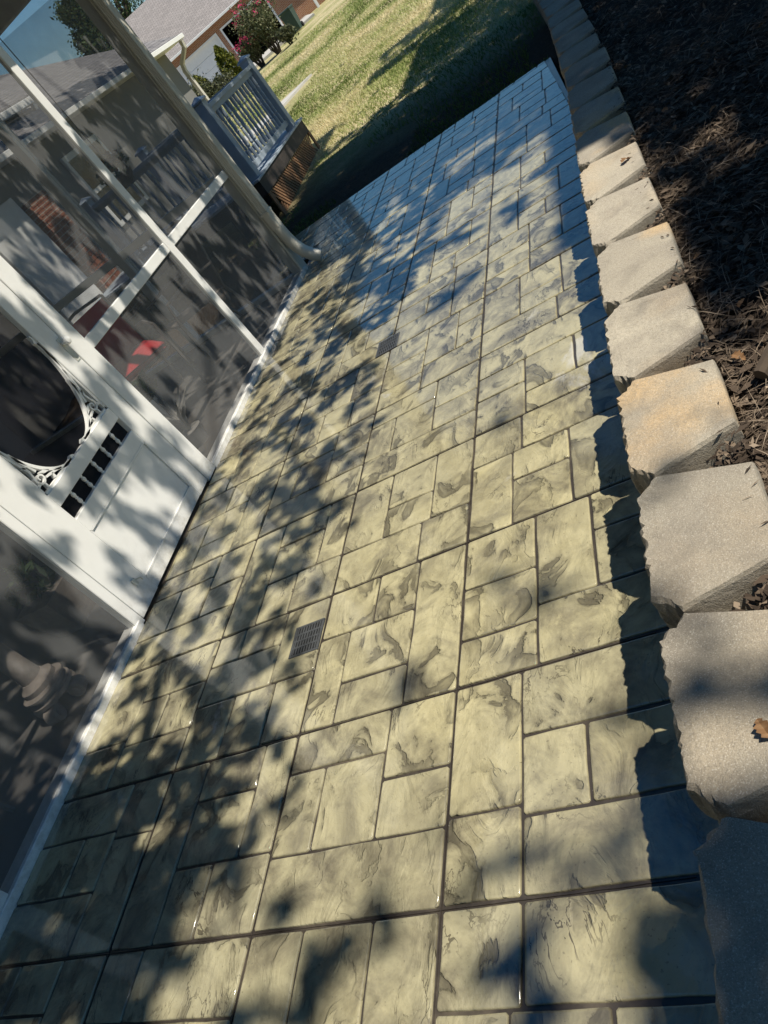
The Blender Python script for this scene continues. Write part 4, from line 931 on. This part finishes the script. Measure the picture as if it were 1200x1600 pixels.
        for sp in spines[k]:                                             # boughs that run over the shaded strips and carry the twigs
            pts = [up(p[0], p[1], p[2] + LIFT[k]) for p in sp]; root = Vector((tx - .1, ty + .03, 4.3)); pts = [root, root.lerp(pts[0], .5) + Vector((0, 0, .35))] + pts
            r0 = .075; m.tube(pts, [r0 * (1 - i / (len(pts) - .4)) ** .9 + .006 for i in range(len(pts))], 7)
        for c in S_[rng.choice(len(S_), 110, replace=False)]:            # twigs
            q_ = SP[k][np.argmin(((SP[k] - c) ** 2).sum(1))]; a = Vector(q_); e = Vector(c); L = (e - a).length
            if L > 1.6: continue
            mid = a.lerp(e, .5) + Vector((rng.normal() * .08, rng.normal() * .08, .10)); m.tube([a, mid, e], [.010, .007, .003], 5)
        if k == 0:                                                       # the bough whose shadow crosses the near left stones
            e0 = up(-2.45, .30, 5.4); e1 = up(-1.72, .78, 5.4); m.tube([up(-1.95, -.1, 5.6), e0, e0.lerp(e1, .5), e1], [.02, .016, .012, .005], 7)
        m.build('trunk', 'bark', t)
    print('leaves', n)
shade_trees()

# ------------------------------------------------------------------ litter on the mulch bed
def litter():
    n = 44000; y = np.concatenate([rng.uniform(.2, 4.2, n // 2), rng.uniform(2.5, 9.5, n // 2)]); wx = np.vectorize(wall_x)(y); u = .262 + np.abs(rng.random(n)) ** 1.5 * np.where(y < 4.2, 1.3, 2.6); x = wx + u
    z = mulch_z(x, y) + .008 + .016 * rng.random(n); P = np.stack([x, y, z], 1)
    kind = rng.random(n); L = np.where(kind < .45, .018 + .038 * rng.random(n), np.where(kind < .75, .018 + .028 * rng.random(n), .05 + .08 * rng.random(n))); Wd = np.where(kind < .45, .004 + .008 * rng.random(n), np.where(kind < .75, .010 + .013 * rng.random(n), .0012 + .0016 * rng.random(n)))
    # leaves and soil caught in the notches between the blocks and spilt on their back edges
    m_ = 1500; k = rng.integers(0, len(notch) - 6, m_); gy = np.array(notch)[k] + rng.normal(size=m_) * .030; gx = np.vectorize(wall_x)(gy) + .12 + .15 * rng.random(m_) ** .7; gz = .305 + .075 * ((gx - np.vectorize(wall_x)(gy) - .12) / .15) + .012 * rng.random(m_)
    P = np.concatenate([P, np.stack([gx, gy, gz], 1)]); L = np.concatenate([L, .02 + .03 * rng.random(m_)]); Wd = np.concatenate([Wd, .006 + .012 * rng.random(m_)])
    m_ = 80; gy = rng.uniform(.3, 6, m_); gx = np.vectorize(wall_x)(gy) + .25 - .06 * rng.random(m_) ** 2; P = np.concatenate([P, np.stack([gx, gy, np.full(m_, TOPZ + .004)], 1)]); L = np.concatenate([L, .012 + .02 * rng.random(m_)]); Wd = np.concatenate([Wd, .002 + .006 * rng.random(m_)]); m_ = 900; gy = rng.uniform(.3, 7, m_); gx = np.vectorize(wall_x)(gy) + .27 + 1.3 * rng.random(m_) ** 1.3; P = np.concatenate([P, np.stack([gx, gy, mulch_z(gx, gy) + .022 + .012 * rng.random(m_)], 1)]); L = np.concatenate([L, .032 + .03 * rng.random(m_)]); Wd = np.concatenate([Wd, .012 + .014 * rng.random(m_)])
    m_ = 5000; gy = rng.uniform(.3, 6, m_); gx = np.vectorize(wall_x)(gy) + .265 + 1.2 * rng.random(m_) ** 1.2; P = np.concatenate([P, np.stack([gx, gy, mulch_z(gx, gy) + .018 + .018 * rng.random(m_)], 1)]); L = np.concatenate([L, .07 + .09 * rng.random(m_)]); Wd = np.concatenate([Wd, .0012 + .0012 * rng.random(m_)]); n = len(P)
    V, F = leaf_quads(P, L, Wd, 1.1, .06); tone = np.clip(rng.beta(1.6, 2.6, n), 0, 1); tone[-5000:] = rng.uniform(.5, 1, 5000); tone[-5900:-5000] = rng.uniform(.25, .8, 900)
    o = tri_soup('leaf_litter', V, F, np.repeat(tone, 4), 'leaf_litter'); tag(o, 'dark bark chips, pine straw and dead leaves covering the mulch bed', 'mulch', kind='stuff')
litter()
def oak_leaf(seed, L):
    """lobed dry leaf with a fold, ~36 triangles"""
    rr = random.Random(seed); V = []; F = []; n = 9
    for i in range(n):
        t = i / (n - 1); w = L * .30 * math.sin(PI * (t ** .8)) ** .8 * (1.25 if i % 2 else .72) + .001; zc = L * .10 * math.sin(t * PI * 1.3 + rr.random())
        V += [(t * L - L / 2, -w * (1 + .2 * rr.uniform(-1, 1)), zc + w * .45), (t * L - L / 2, rr.uniform(-.02, .02) * L, zc), (t * L - L / 2, w * (1 + .2 * rr.uniform(-1, 1)), zc + w * .40)]
    for i in range(n - 1):
        a = 3 * i; F += [(a, a + 3, a + 4, a + 1), (a + 1, a + 4, a + 5, a + 2)]
    me = bpy.data.meshes.new('fallen_leaf'); me.from_pydata(V, [], F); me.update(); at_ = me.attributes.new('tone', 'FLOAT', 'POINT'); at_.data.foreach_set('value', [rr.random() * .5 + .25 * (i % 3 == 1) for i in range(len(V))]); me.materials.append(MAT['dry_leaf']); return me
leafs = [oak_leaf(k, .07 + .004 * k) for k in range(8)]
def put_leaf(x, y, z, rz, label, k, group=None, tilt=.25, sc=1.0):
    o = bpy.data.objects.new('fallen_leaf', leafs[k % 8]); COL.objects.link(o); o.location = (x, y, z); o.rotation_euler = (random.uniform(-tilt, tilt), random.uniform(-tilt, tilt), rz); o.scale = (sc,) * 3; tag(o, label, 'leaf', group)
for k in range(30):
    y = random.uniform(.6, 5.5); x = wall_x(y) + .30 + random.random() ** 1.4 * 1.0
    put_leaf(x, y, float(mulch_z(np.array([x]), np.array([y]))[0]) + .035, random.uniform(0, 6.3), 'dry brown leaf lying among the bark on the mulch bed', k, 'dry leaves scattered on the mulch bed', .5, random.uniform(.35, .65))
put_leaf(-0.208, 0.723, TOPZ + .008, 1.9, 'tan curled leaf lying on the top of a wall block at the photo right edge', 3, None, .1, .5)
put_leaf(-.16, 3.30, TOPZ + .008, .7, 'tiny brown leaf on the sunlit top of a far wall block', 5, None, .1, .55)
# fallen branch at the right edge
fb = MB(); fb.tube([(-.02, 1.62, .375), (.05, 1.70, .395), (.16, 1.76, .40), (.30, 1.90, .41)], [.018, .022, .024, .02], 8); tag(fb.build('fallen_branch', 'bark', None, True), 'short brown stick lying on the mulch behind the wall', 'branch')

# ------------------------------------------------------------------ grass
def grass():
    n = 150000; u = rng.random(n); y = 7.68 + 27 * u ** 1.7; x = rng.uniform(-1, 1, n) * (2.2 + .16 * y) - (1.4 + .24 * y)
    ok = (x < np.vectorize(wall_x)(np.minimum(y, 14)) - .02) & ~((x < -4.0) & (y > 8.9) & (y < 11.5)) & ~((x < -3.0) & (y < 7.7)); thin = vnoise(x, y, 1.3, 31)
    ok &= ~(rng.random(n) < np.clip((11.4 - y) / 1.8, 0, .97) * (.7 + .5 * (thin > .42))); ok &= ~((x < -6.2) & (y > 15.4) & (y < 20.5))
    x = x[ok]; y = y[ok]; n = len(x); z = lawn_z(x, y)
    h = (.022 + .032 * rng.random(n)) * (1 + .015 * (y - 8)); w = .006 * (1 + .06 * (y - 8)); a = rng.random(n) * 2 * PI; b = rng.random(n) * 2 * PI; ln = h * (.3 + .9 * rng.random(n))
    A = np.stack([x - w * np.cos(a), y - w * np.sin(a), z - .006], 1); B = np.stack([x + w * np.cos(a), y + w * np.sin(a), z - .006], 1); C = np.stack([x + ln * np.cos(b), y + ln * np.sin(b), z + h], 1)
    tone = np.clip(.33 + .9 * (vnoise(x, y, .55, 32) - .35) + .35 * (rng.random(n) - .5) + .22 * (vnoise(x, y, 2.0, 33) - .5), 0, 1); tone = np.where(y < 10.5, tone * .35, tone)  # near blades darkened: tree shade put into their tone
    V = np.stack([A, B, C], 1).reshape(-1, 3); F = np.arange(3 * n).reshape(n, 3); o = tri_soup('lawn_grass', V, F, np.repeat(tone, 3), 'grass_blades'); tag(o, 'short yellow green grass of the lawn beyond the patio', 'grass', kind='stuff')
grass()
print('stones', nst)
